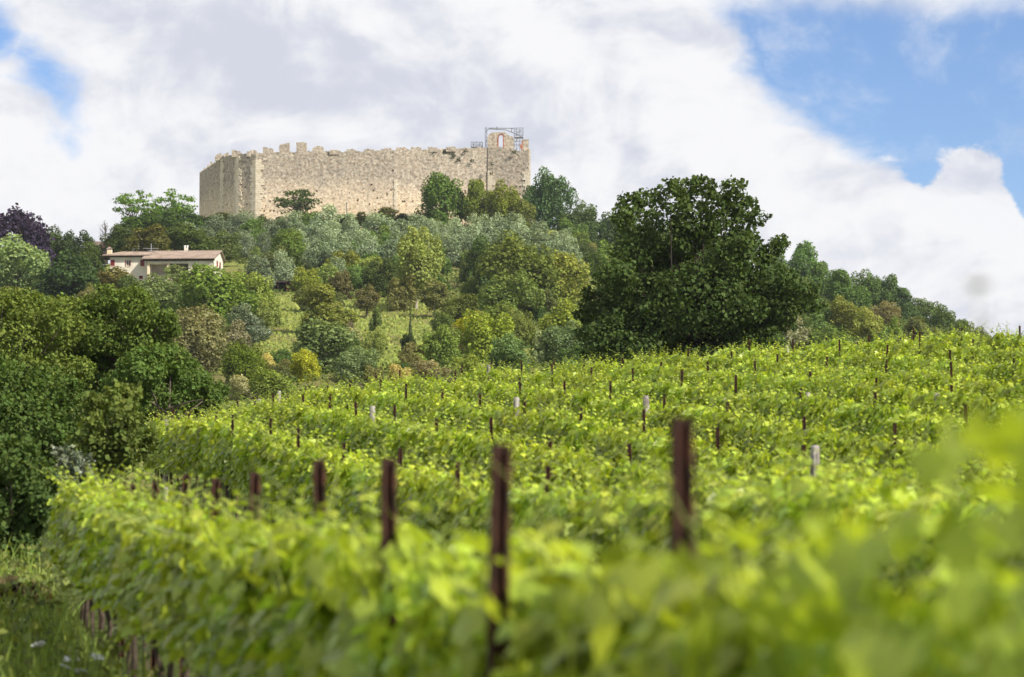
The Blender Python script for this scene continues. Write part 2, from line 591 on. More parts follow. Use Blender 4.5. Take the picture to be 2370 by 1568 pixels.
def build_ground():
    ys = np.concatenate([np.linspace(-400, -20, 12), np.arange(-16, 100, 1.5), np.arange(100, 660, 4.0), np.arange(660, 900, 20), np.linspace(900, 4500, 24)])
    xs = np.concatenate([np.linspace(-3000, -300, 16), np.arange(-290, -40, 6), np.arange(-40, 40, 1.5), np.arange(40, 290, 6), np.linspace(300, 3000, 16)])
    X, Y = np.meshgrid(xs, ys)
    Z = ground_z(X, Y)
    bump = np.where(Y > 110, 0.25, 0.03)
    Z = Z + bump * (np.sin(X * 0.9 + Y * 0.37) * np.sin(Y * 0.53 - X * 0.21))
    V = np.stack([X, Y, Z], -1).reshape(-1, 3)
    nx, ny = len(xs), len(ys)
    i = np.arange(nx * ny).reshape(ny, nx)
    F = np.stack([i[:-1, :-1], i[:-1, 1:], i[1:, 1:], i[1:, :-1]], -1).reshape(-1, 4)
    o = put('ground', npmesh('ground', V, F, M_GROUND, smooth=True))
    o['kind'] = 'structure'
    o['label'] = 'grassy ground rising from the vineyard to the castle hill'


build_ground()


def ground_hit(px, py, y0=125.0, y1=640.0):
    """where the view line through (px, py) meets the hill"""
    for Y in np.arange(y0, y1, 2.0):
        p = at(px, py, Y)
        if p.z <= gz(p.x, p.y):
            return p
    p = at(px, py, 560)
    p.z = gz(p.x, p.y)
    return p


# ------------------------------------------------------------------ foliage makers
def unit(v):
    return v / np.maximum(np.linalg.norm(v, axis=-1, keepdims=True), 1e-9)


RHOMB_V = np.array([[0, 0, 0], [0.42, 0.5, 0.06], [0, 1, -0.05], [-0.42, 0.5, 0.06]])
RHOMB_F = np.array([[0, 1, 2, 3]])


def lobed_leaf():
    """five-lobed vine leaf, slightly cupped, stalk end at the origin"""
    ang = [-90, -62, -28, 8, 40, 62, 90, 118, 140, 172, 208, 242]
    rad = [.10, .50, .40, .56, .40, .52, .66, .52, .40, .56, .40, .50]
    v = [(0, 0.42, 0.05)]
    for a, r in zip(ang, rad):
        x, y = r * math.cos(R(a)), 0.42 + r * math.sin(R(a))
        v.append((x, y, -0.22 * (x * x + (y - 0.42) ** 2) + 0.10 * abs(x)))
    n = len(ang)
    return np.array(v), np.array([(0, i + 1, (i + 1) % n + 1) for i in range(n)])


LOBED_V, LOBED_F = lobed_leaf()


def cards(P, N, B, S, T, F):
    """copies of leaf template T,F at P facing N pointing along B sized S -> verts, faces"""
    n = unit(N)
    b = B - (B * n).sum(-1, keepdims=True) * n
    b = unit(b)
    a = np.cross(b, n)
    V = P[:, None, :] + S[:, None, None] * (T[None, :, 0, None] * a[:, None, :] + T[None, :, 1, None] * b[:, None, :] + T[None, :, 2, None] * n[:, None, :])
    m = len(T)
    FF = F[None, :, :] + (np.arange(len(P)) * m)[:, None, None]
    return V.reshape(-1, 3), FF.reshape(-1, F.shape[1])


def lobe_leaves(lobes, n, size, rg, shell=0.62, up=0.25, rough=0.7, size_var=0.35, hollow=0.55):
    """leaf cards over a union of ellipsoid lobes. lobes: (centre, radii)"""
    C = np.array([l[0] for l in lobes], float)
    Q = np.array([l[1] for l in lobes], float)
    area = (Q[:, 0] * Q[:, 1] + Q[:, 0] * Q[:, 2] + Q[:, 1] * Q[:, 2])
    idx = rg.choice(len(C), size=int(n * 1.5), p=area / area.sum())
    d = unit(rg.normal(size=(len(idx), 3)))
    rr = shell + (1.06 - shell) * rg.random(len(idx)) ** 0.6
    P = C[idx] + d * Q[idx] * rr[:, None]
    inside = np.zeros(len(P), bool)
    for j in range(len(C)):
        q = ((P - C[j]) / Q[j])
        inside |= ((q * q).sum(-1) < hollow * hollow) & (idx != j)
    P, d, idx = P[~inside][:n], d[~inside][:n], idx[~inside][:n]
    N = unit(d / Q[idx] * Q[idx].mean()) + rough * rg.normal(size=P.shape) + np.array([0, 0, up])
    B = d * 0.6 + rg.normal(size=P.shape) * 0.8 - np.array([0, 0, 0.25])
    S = size * (1 + size_var * rg.normal(size=len(P))).clip(0.45, 1.9)
    return P, N, B, S


def leaf_mesh(name, lobes, n, size, rg, mat, T=RHOMB_V, F=RHOMB_F, norm=False, **kw):
    P, N, B, S = lobe_leaves(lobes, n, size, rg, **kw)
    if norm:
        P = P.copy()
        P[:, :2] /= np.percentile(np.linalg.norm(P[:, :2], axis=1), 96)
        z0, z1 = np.percentile(P[:, 2], 2), np.percentile(P[:, 2], 98)
        P[:, 2] = (P[:, 2] - (z0 + z1) / 2) / ((z1 - z0) / 2)
    V, FF = cards(P, N, B, S, T, F)
    zr = P[:, 2]
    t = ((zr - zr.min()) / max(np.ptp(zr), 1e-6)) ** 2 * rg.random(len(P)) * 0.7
    return npmesh(name, V, FF, mat, np.repeat(t, len(T)))


def cluster_lobes(rg, majors=4, subs=10, off=.42, rad=(.40, .62), flat=.9):
    """uneven crown: a few big boughs, each carrying smaller leaf masses"""
    out = []
    for i in range(majors):
        a = 6.283 * (i + rg.random() * .8) / majors
        o = off * rg.uniform(.45, 1.15)
        c = np.array([o * math.cos(a), o * math.sin(a), rg.uniform(-.42, .38)])
        r = rg.uniform(*rad)
        out.append((tuple(c), (r * .86, r * .86, r * .80 * flat)))
        for _ in range(subs):
            d = unit(rg.normal(size=3))
            if d[2] < -.7:
                d[2] *= -1
            q = rg.uniform(.13, .27)
            out.append((tuple(c + d * r * rg.uniform(.72, 1.02)), (q, q, q * .8)))
    return out


def unit_lobes(rg, n=24, lump=(0.16, 0.42), r=(0.40, 0.98), low=-0.9, core=True):
    out = []
    if core:
        out.append(((0, 0, 0), (0.62, 0.62, 0.62)))
    while len(out) < n:
        d = unit(rg.normal(size=3))
        if d[2] < low:
            continue
        q = rg.uniform(*lump)
        s = min(rg.uniform(*r), 1.14 - q * 0.8) * rg.uniform(.82, 1.08)
        out.append((tuple(d * s), (q, q, q * 0.85)))
    return out


def trunk_mesh(name, rg, mat, base=-1.6, top=0.25, r0=0.085, limbs=5, spread=0.55, n=6):
    mb = MB()
    kx, ky = rg.normal(0, .05, 2)
    pts = [(0, 0, base - 0.25), (kx * .5, ky * .5, base * .5), (kx, ky, -0.35), (kx * 1.5, ky * 1.5, top)]
    mb.tube(pts, [r0 * 1.35, r0, r0 * .8, r0 * .3], n)
    for i in range(limbs):
        a = 2 * math.pi * (i + rg.random() * .6) / limbs
        z0 = rg.uniform(-0.6, -0.1)
        e = (spread * math.cos(a), spread * math.sin(a), z0 + rg.uniform(.35, .8))
        mb.tube([(kx, ky, z0), (e[0] * .45, e[1] * .45, z0 + .25), e], [r0 * .55, r0 * .38, r0 * .12], 5, False)
    return mb.mesh(name, mat)


def proto_crowns():
    P = {}
    rg = np.random.default_rng(5)
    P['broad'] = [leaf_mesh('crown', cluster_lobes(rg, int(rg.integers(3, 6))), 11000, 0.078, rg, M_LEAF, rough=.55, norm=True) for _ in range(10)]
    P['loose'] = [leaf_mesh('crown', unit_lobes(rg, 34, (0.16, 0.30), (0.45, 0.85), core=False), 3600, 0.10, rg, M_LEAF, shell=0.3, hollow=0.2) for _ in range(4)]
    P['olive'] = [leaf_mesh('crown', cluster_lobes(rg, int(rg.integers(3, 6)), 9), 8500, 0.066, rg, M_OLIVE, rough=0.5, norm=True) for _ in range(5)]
    con = []
    for _ in range(2):
        lb = []
        for i in range(34):
            z = rg.uniform(-1, .85)
            w = 0.62 * (1 - (z + 1) / 2) ** 0.8
            a = rg.uniform(0, 6.28)
            lb.append(((w * math.cos(a), w * math.sin(a), z), (.2 * (1.15 - (z + 1) / 2.4), .2 * (1.15 - (z + 1) / 2.4), .2)))
        con.append(leaf_mesh('crown', lb, 3600, 0.10, rg, M_LEAF, shell=.3, hollow=.3))
    P['conifer'] = con
    P['shrub'] = [leaf_mesh('crown', cluster_lobes(rg, int(rg.integers(3, 6)), 8, .5, (.35, .6), .8), 6500, 0.095, rg, M_LEAF, rough=.6, norm=True) for _ in range(5)]
    T = {
        'bark': [trunk_mesh('trunk', rg, M_BARK) for _ in range(4)],
        'pale': [trunk_mesh('trunk', rg, M_PALEBARK, r0=0.06, limbs=7, spread=.75) for _ in range(2)],
    }
    return P, T


CROWN, TRUNK = proto_crowns()


def plant_tree(kind, base, rx, rz, crown_h, color, label, cat='tree', group=None, name='tree', ry=None, trunk='bark', rg=rng):
    """thing at base with a crown whose centre stands crown_h above it"""
    t = thing(name, base, label, cat, group)
    me = CROWN[kind][rg.integers(len(CROWN[kind]))]
    c = put('crown', me, t, (0, 0, crown_h), (0, 0, rg.uniform(0, 6.28)), (rx, ry or rx, rz), color)
    if trunk:
        tm = TRUNK[trunk][rg.integers(len(TRUNK[trunk]))]
        sz = crown_h / 1.6
        put('trunk', tm, t, (0, 0, crown_h), (0, 0, rg.uniform(0, 6.28)), (rx * .9, rx * .9, max(sz, rz * .55)))
    return t


# ------------------------------------------------------------------ castle
def build_castle():
    G = 8.0
    base_pt = at(800, 505, 556)
    oz = gz(base_pt.x, 566) - 2.0
    org = Vector((base_pt.x, 566, oz))
    castle = thing('castle', org, 'medieval hilltop castle ruin with long rubble curtain wall and battlements', 'castle')

    def L(px, py, Y):
        return at(px, py, Y) - org

    rg = np.random.default_rng(3)

    def wall(name, A, B, tops, thick=1.6, hole_rows=(), seg=0.45, ragged=0.10, relief=0.03, hole_p=0.10, mat=M_STONE):
        """A,B plan points (local), tops: list of (s 0..1, z). One closed wall with putlog holes sunk into its face."""
        A, B = Vector((A.x, A.y, 0)), Vector((B.x, B.y, 0))
        d = (B - A)
        ln = d.length
        d.normalize()
        nrm = Vector((d.y, -d.x, 0))          # outward (towards the viewer when A is left of B)
        nx = max(3, int(ln / seg))
        hmax = max(t[1] for t in tops)
        nz = max(3, int(hmax / seg))
        ts, tz = [t[0] for t in tops], [t[1] for t in tops]
        V, F = [], []
        rel = rg.normal(0, relief, (nx + 1, nz + 1))
        topv = [np.interp(i / nx, ts, tz) + rg.normal(0, ragged) for i in range(nx + 1)]
        for i in range(nx + 1):
            for k in range(nz + 1):
                z = topv[i] * k / nz
                off = rel[i, k] if 0 < i < nx else 0
                p = A + d * (ln * i / nx) + nrm * off
                V.append((p.x, p.y, z))
        idx = lambda i, k: i * (nz + 1) + k
        holes = set()
        for hz in hole_rows:
            k = int(hz / hmax * nz)
            for i in range(2, nx - 1):
                if rg.random() < hole_p:
                    holes.add((i, min(max(k, 1), nz - 2)))
        for _ in range(int(nx * nz * 0.004)):
            holes.add((int(rg.integers(1, nx - 1)), int(rg.integers(1, nz - 1))))
        for i in range(nx):
            for k in range(nz):
                q = [idx(i, k), idx(i + 1, k), idx(i + 1, k + 1), idx(i, k + 1)]
                if (i, k) in holes:
                    c = sum((Vector(V[a]) for a in q), Vector()) / 4
                    o = len(V)
                    for a in q:
                        p = c + (Vector(V[a]) - c) * 0.92
                        V.append(tuple(p))
                    for a in q:
                        p = c + (Vector(V[a]) - c) * 0.88 - nrm * 0.6
                        V.append(tuple(p))
                    for j in range(4):
                        j2 = (j + 1) % 4
                        F.append((q[j], q[j2], o + j2, o + j))
                        F.append((o + j, o + j2, o + 4 + j2, o + 4 + j))
                    F.append((o + 4, o + 5, o + 6, o + 7))
                else:
                    F.append(tuple(q))
        # top, ends, back
        o = len(V)
        for i in range(nx + 1):
            p = A + d * (ln * i / nx) - nrm * thick
            V.append((p.x, p.y, topv[i]))
            V.append((p.x, p.y, 0))
        for i in range(nx):
            F.append((idx(i, nz), idx(i + 1, nz), o + 2 * (i + 1), o + 2 * i))
            F.append((o + 2 * i, o + 2 * (i + 1), o + 2 * (i + 1) + 1, o + 2 * i + 1))
        F.append(tuple([idx(0, k) for k in range(nz, -1, -1)] + [o + 1, o]))
        F.append(tuple([idx(nx, k) for k in range(nz + 1)] + [o + 2 * nx, o + 2 * nx + 1]))
        me = bpy.data.meshes.new(name)
        me.from_pydata(V, [], F)
        me.materials.append(mat)
        me.update()
        return put(name, me, castle), nrm, d

    def zt(px, py, Y):
        return L(px, py, Y).z

    # corners of the ring seen from the vineyard: (px, distance)
    c0, c1, c2, c3, c4, c5, c6 = (461, 591), (512, 566.5), (547, 561), (591, 558), (916, 556), (1129, 558), (1224, 556)
    P = [L(px, 500, Y) for px, Y in (c0, c1, c2, c3, c4, c5, c6)]
    rows = (3.2, 5.6, 8.0, 10.2)
    segs = [
        (0, 1, [(0, zt(462, 401, 591)), (.45, zt(484, 384, 579)), (1, zt(512, 364, 566.5))]),
        (1, 2, [(0, zt(512, 363, 566.5)), (1, zt(547, 358, 560.6))]),
        (2, 3, [(0, zt(547, 357, 561)), (1, zt(591, 357, 558))]),
        (3, 4, [(0, zt(591, 354, 558)), (.25, zt(672, 353, 558)), (.5, zt(755, 350, 557)), (.75, zt(835, 350, 556)), (1, zt(916, 347, 556))]),
        (4, 5, [(0, zt(916, 346, 556)), (.3, zt(980, 346, 556)), (.6, zt(1045, 344, 557)), (1, zt(1129, 342, 558))]),
    ]
    for a, b, tops in segs:
        wall('curtain_wall', P[a], P[b], tops, hole_rows=rows)
    # tower: front face, stub walls that stand up from it
    F5, F6 = P[5] + Vector((0, -0.25, 0)), P[6] + Vector((0, -0.25, 0))
    w, nrm, dr = wall('tower_wall', F5, F6, [(0, zt(1129, 340, 557)), (.62, zt(1190, 345, 557)), (.7, zt(1196, 350, 557)), (.9, zt(1212, 352, 557)), (1, zt(1224, 345, 557))], thick=1.9, hole_rows=(2.6, 5.2, 7.6, 10.0, 11.8), hole_p=0.2)
    w['label'] = 'broken square tower face with putlog holes'
    back = Vector((dr.x, dr.y, 0))
    wall('tower_side_wall', F6 + back * -.1 + nrm * -1.92, F6 + nrm * -10 + back * -3.0, [(0, zt(1222, 345, 557)), (1, zt(1222, 352, 557))], thick=1.5)
    # rear of the ring, lower and unseen from the vineyard
    bk = [P[0] + Vector((1.2, 1.6, 0)), P[0] + Vector((22, 26, 0)), P[5] + Vector((-6, 30, 0)), F6 + nrm * -10.5 + back * -3.2]
    for i in range(3):
        A, B = bk[i], bk[i + 1]
        wall('rear_wall', B, A, [(0, 8.5), (1, 8.5)], thick=1.4, seg=1.0)

    def merlon(px0, px1, tops, foot, Y, depth=1.1, mat=M_STONE):
        a, b = L(px0, foot, Y), L(px1, foot, Y)
        n = 5
        mb = MB()
        poly = [(a.x, a.z - 0.6)]
        poly += [(b.x, b.z - 0.6)]
        zs = [L(px0, t, Y).z for t in tops]
        for i in range(n, -1, -1):
            s = i / n
            z = np.interp(s, np.linspace(0, 1, len(zs)), zs) + rg.normal(0, 0.09)
            poly.append((a.x + (b.x - a.x) * s + rg.normal(0, .05), z))
        y0 = a.y + 0.14
        mb.prism(poly, y0, y0 + depth)
        return mb.build('merlon', mat, castle)

    for px0, px1, tops, foot, Y in (
        (497, 511, [362, 357, 355], 366, 567.5), (514, 528, [359, 356, 352], 362, 566),
        (536, 557, [347, 349, 352], 358, 560.6), (571, 594, [350, 349, 346, 350], 357, 558.6),
        (608, 632, [338, 342, 345], 354, 557.8), (646, 670, [336, 333, 331], 354, 558), (686, 709, [328, 329, 331], 353, 557.6),
        (723, 748, [343, 338, 340], 351, 557.2)):
        merlon(px0, px1, tops, foot, Y)
    for px0, y0 in ((463, 397), (470, 390), (478, 383), (486, 375)):
        merlon(px0, px0 + 4.6, [y0, y0 - 2], y0 + 7, np.interp(px0, [461, 512], [591, 566.5]))
    for px0, yt in ((763, 347), (802, 345.5), (842, 344.5), (882, 343.5), (917, 341.5), (952, 341), (990, 341), (1032, 340)):
        merlon(px0, px0 + 23, [yt + .6, yt, yt + .8], yt + 5, 556.5)

    # stub with the arched opening on the tower
    def stub():
        Y = 557.0 - 0.45
        def X(px): return L(px, 340, Y).x
        def Z(py): return L(1160, py, Y).z
        yf = F5.y + 0.1
        left = [(X(1129), Z(350)), (X(1152), Z(350)), (X(1152), Z(318)), (X(1154), Z(312)), (X(1158), Z(308.5)), (X(1158), Z(304.5)), (X(1146), Z(304.8)), (X(1137), Z(306)), (X(1131), Z(310)), (X(1128), Z(320))]
        right = [(X(1166), Z(350)), (X(1190), Z(350)), (X(1189), Z(322)), (X(1188), Z(316)), (X(1180), Z(313)), (X(1173), Z(309)), (X(1170), Z(304.5)), (X(1158.05), Z(304.5)), (X(1158.05), Z(308.5)), (X(1162), Z(309)), (X(1165), Z(313)), (X(1166), Z(319))]
        for poly in (left, right):
            mb = MB()
            mb.prism(poly, yf, yf + 1.1)
            mb.build('arch_wall', M_STONE, castle)
        # brick ring of the arch
        mb = MB()
        pr = [(1151.2, 345), (1151.2, 319), (1153, 312), (1158, 307.6), (1163, 308.2), (1166.4, 313), (1166.8, 345)]
        for i in range(len(pr) - 1):
            (a, b), (c, d) = pr[i], pr[i + 1]
            p, q = Vector((X(a), yf - 0.06, Z(b))), Vector((X(c), yf - 0.06, Z(d)))
            n_ = (q - p).cross(Vector((0, 1, 0))).normalized() * -0.28
            mb.add([p, q, q + n_, p + n_, p + Vector((0, .4, 0)), q + Vector((0, .4, 0)), q + n_ + Vector((0, .4, 0)), p + n_ + Vector((0, .4, 0))],
                   [(0, 1, 2, 3), (7, 6, 5, 4), (0, 4, 5, 1), (2, 6, 7, 3), (0, 3, 7, 4), (1, 5, 6, 2)])
        mb.build('brick_arch', M_BRICK, castle)
        mb = MB()
        mb.prism([(X(1209), Z(352)), (X(1223.5), Z(352)), (X(1224), Z(321)), (X(1216), Z(320.5)), (X(1210), Z(322)), (X(1209.4), Z(331)), (X(1206), Z(338)), (X(1205.5), Z(345))], yf, yf + 1.2)
        mb.build('corner_stub', M_STONE, castle)
        mb = MB()
        mb.prism([(X(1205.2), Z(344)), (X(1209.2), Z(344)), (X(1211), Z(322.4)), (X(1208.5), Z(323)), (X(1207.5), Z(331)), (X(1203), Z(336))], yf - .05, yf + .5)
        mb.build('brick_edge', M_BRICK, castle)
    stub()

    # dressed stone at the angles of the wall, block over block
    for (px, Y), toppy, wd, name in ((c1, 372, 1.5, 0), (c2, 362, 1.6, 0), (c3, 372, 2.4, 0), (c4, 420, .7, 0), (c5, 400, 1.7, 0), (c6, 400, 1.8, 0)):
        p = L(px, 500, Y)
        ztop = zt(px, toppy, Y)
        i = {512: 1, 547: 2, 591: 3, 916: 4, 1129: 5, 1224: 6}[px]
        dl = (P[i - 1] - P[i]); dl.z = 0; dl.normalize()
        dn = (P[min(i + 1, 6)] - P[i]); dn.z = 0
        dn = dn.normalized() if dn.length > 0 else -dl
        z, k = 0.2, 0
        while z < ztop:
            hgt = rg.uniform(.38, .62)
            wl = wd * rg.uniform(.3, .75) if i not in (6,) else wd * rg.uniform(.4, 1)
            wr = wd * rg.uniform(.4, 1.0) if i != 6 else 0.05
            if i == 5:
                wl = 0.05
            mb = MB()
            for dd, ww in ((dl, wl), (dn, wr)):
                if ww < 0.1:
                    continue
                out = Vector((dd.y, -dd.x, 0))
                if out.y > 0:
                    out = -out
                yo = -0.25 if i in (5, 6) else 0
                q = p + Vector((0, yo, 0))
                a, b = q + out * .16, q + dd * ww + out * .16
                a2, b2 = q - out * .25, q + dd * ww - out * .25
                mb.add([(a.x, a.y, z), (b.x, b.y, z), (b.x, b.y, z + hgt - .03), (a.x, a.y, z + hgt - .03),
                        (a2.x, a2.y, z), (b2.x, b2.y, z), (b2.x, b2.y, z + hgt - .03), (a2.x, a2.y, z + hgt - .03)],
                       [(0, 1, 2, 3), (7, 6, 5, 4), (0, 4, 5, 1), (3, 2, 6, 7), (0, 3, 7, 4), (1, 5, 6, 2)])
            if mb.v:
                mb.build('quoin_stone', M_QUOIN, castle)
            z += hgt
            k += 1

    # tufts of weeds on the wall head
    for px, py in ((945, 352), (975, 356), (1000, 358), (1030, 351), (1050, 360), (1062, 368), (1190, 352), (1140, 378), (1137, 400), (1092, 372), (1078, 349)):
        p = L(px, py, 556.8 if px < 1129 else 555.6)
        rgl = np.random.default_rng(int(px))
        me = leaf_mesh('weed_tuft', [((0, .1, 0), (.42, .16, .34))], 50, 0.24, rgl, M_LEAF)
        put('weed_tuft', me, castle, p, color=(0.045, 0.07, 0.03, 1))
    return org


CASTLE_ORG = build_castle()


def build_scaffold():
    def frame(label, Y, cols, rows_, depth, decks=(), braces=True, r=0.055, loc=None):
        o = at(*loc, Y)
        t = thing('scaffolding', o, label, 'scaffolding', 'scaffolds on the castle')
        def q(px, py, dy=0.0):
            p = at(px, py, Y) - o
            p.y += dy
            return p
        for px in cols:
            for dy in (0, depth):
                mb = MB()
                mb.tube([q(px, rows_[0], dy), q(px, rows_[-1], dy)], r, 5)
                mb.build('standard', M_SCAFF, t)
        for py in rows_[1:]:
            for dy in (0, depth):
                mb = MB()
                mb.tube([q(cols[0], py, dy), q(cols[-1], py, dy)], r * .9, 5)
                mb.build('ledger', M_SCAFF, t)
        if braces:
            for i in range(len(cols) - 1):
                for k in range(len(rows_) - 1):
                    mb = MB()
                    a, b = (cols[i], cols[i + 1]) if (i + k) % 2 else (cols[i + 1], cols[i])
                    mb.tube([q(a, rows_[k]), q(b, rows_[k + 1])], r * .75, 5)
                    mb.build('brace', M_SCAFF, t)
        for x0, x1, py in decks:
            mb = MB()
            a, b = q(x0, py), q(x1, py)
            mb.box(a.x, b.x, 0, depth, a.z - .05, a.z + .05)
            mb.build('deck', M_DECK, t)
        return t, q
    frame('grey steel scaffold tower rising at the far right of the broken tower', 560.5, [1190, 1195.5, 1203, 1211], [348, 335, 325, 318, 311, 304, 296.5], 2.0, [(1190, 1211, 318)], loc=(1200, 348))
    t, q = frame('thin scaffold framing over the arched opening of the tower', 559.6, [1123, 1127], [346, 336, 326, 316, 306, 296], 1.5, loc=(1125, 346))
    for pts in ([(1124, 305), (1131, 299)], [(1131, 299), (1171, 301)], [(1171, 301), (1190, 309)], [(1190, 309), (1209, 318)], [(1131, 297), (1190, 297.5)], [(1150, 299.5), (1150, 293.5)], [(1184, 297), (1184, 306)]):
        mb = MB()
        mb.tube([q(*pts[0]), q(*pts[1])], 0.1, 5)
        mb.build('handrail', M_SCAFF, t)
    frame('low scaffold platform with guard rails standing left of the tower', 558.9, [1090, 1096, 1103, 1110, 1117], [346, 340, 335, 329], 1.4, [(1090, 1117, 341)], loc=(1103, 346))
    t = thing('lamp_post', at(802, 505, 550), 'thin dark post against the castle wall beside the long hedge', 'post')
    mb = MB()
    p = at(802, 471, 550) - at(802, 505, 550)
    mb.tube([(0, 0, -1.5), (0, 0, p.z)], 0.11, 6)
    mb.build('pole', M_SCAFF, t)
    mb = MB()
    mb.box(-.18, .18, -.12, .12, p.z, p.z + .16)
    mb.build('cap', M_SCAFF, t)
    t = thing('street_lamp', at(1066, 520, 548), 'dark lantern on a post at the foot of the castle wall', 'lamp')
    p = at(1066, 508, 548) - at(1066, 520, 548)
    mb = MB(); mb.tube([(0, 0, -2.5), (0, 0, p.z)], .07, 6); mb.build('pole', M_DARKWOOD, t)
    mb = MB(); mb.prism([(-.35, p.z), (.35, p.z), (.2, p.z + .55), (-.2, p.z + .55)], -.3, .3); mb.build('lantern', M_DARKWOOD, t)
    mb = MB(); mb.prism([(-.5, p.z + .55), (.5, p.z + .55), (0, p.z + .95)], -.45, .45); mb.build('hood', M_DARKWOOD, t)


build_scaffold()


# ------------------------------------------------------------------ house on the slope
def corrugated(x0, x1, p0, p1, mat_name, nx_per=5.0, hip0=0.0, hip1=0.0, thick=0.12):
    """tiled roof plane from eave line (y,z)=p0 to ridge p1; hip0/hip1 pull the ridge ends in"""
    ln = x1 - x0
    nx = int(ln * nx_per * 4)
    nr = 9
    V, F = [], []
    for j in range(nr + 1):
        s = j / nr
        a, b = x0 + hip0 * s, x1 - hip1 * s
        for i in range(nx + 1):
            x = a + (b - a) * i / nx
            w = 0.035 * math.sin(2 * math.pi * i / 4.0) + 0.02 * math.sin(i * 1.7 + j * 2.1)
            y = p0[0] + (p1[0] - p0[0]) * s
            z = p0[1] + (p1[1] - p0[1]) * s + w + (0.03 if j % 2 else 0)
            V.append((x, y, z))
    m = nx + 1
    for j in range(nr):
        for i in range(nx):
            F.append((j * m + i, j * m + i + 1, (j + 1) * m + i + 1, (j + 1) * m + i))
    o = len(V)
    V += [(x0, p0[0], p0[1] - thick), (x1, p0[0], p0[1] - thick), (x1 - hip1, p1[0], p1[1] - thick), (x0 + hip0, p1[0], p1[1] - thick)]
    F.append((o, o + 3, o + 2, o + 1))
    F.append((o, o + 1, nx, 0))
    F.append((0, nr * m, o + 3, o))
    F.append((nx, o + 1, o + 2, nr * m + nx))
    me = bpy.data.meshes.new('roof')
    me.from_pydata(V, [], F)
    me.materials.append(M_ROOF)
    me.update()
    return me


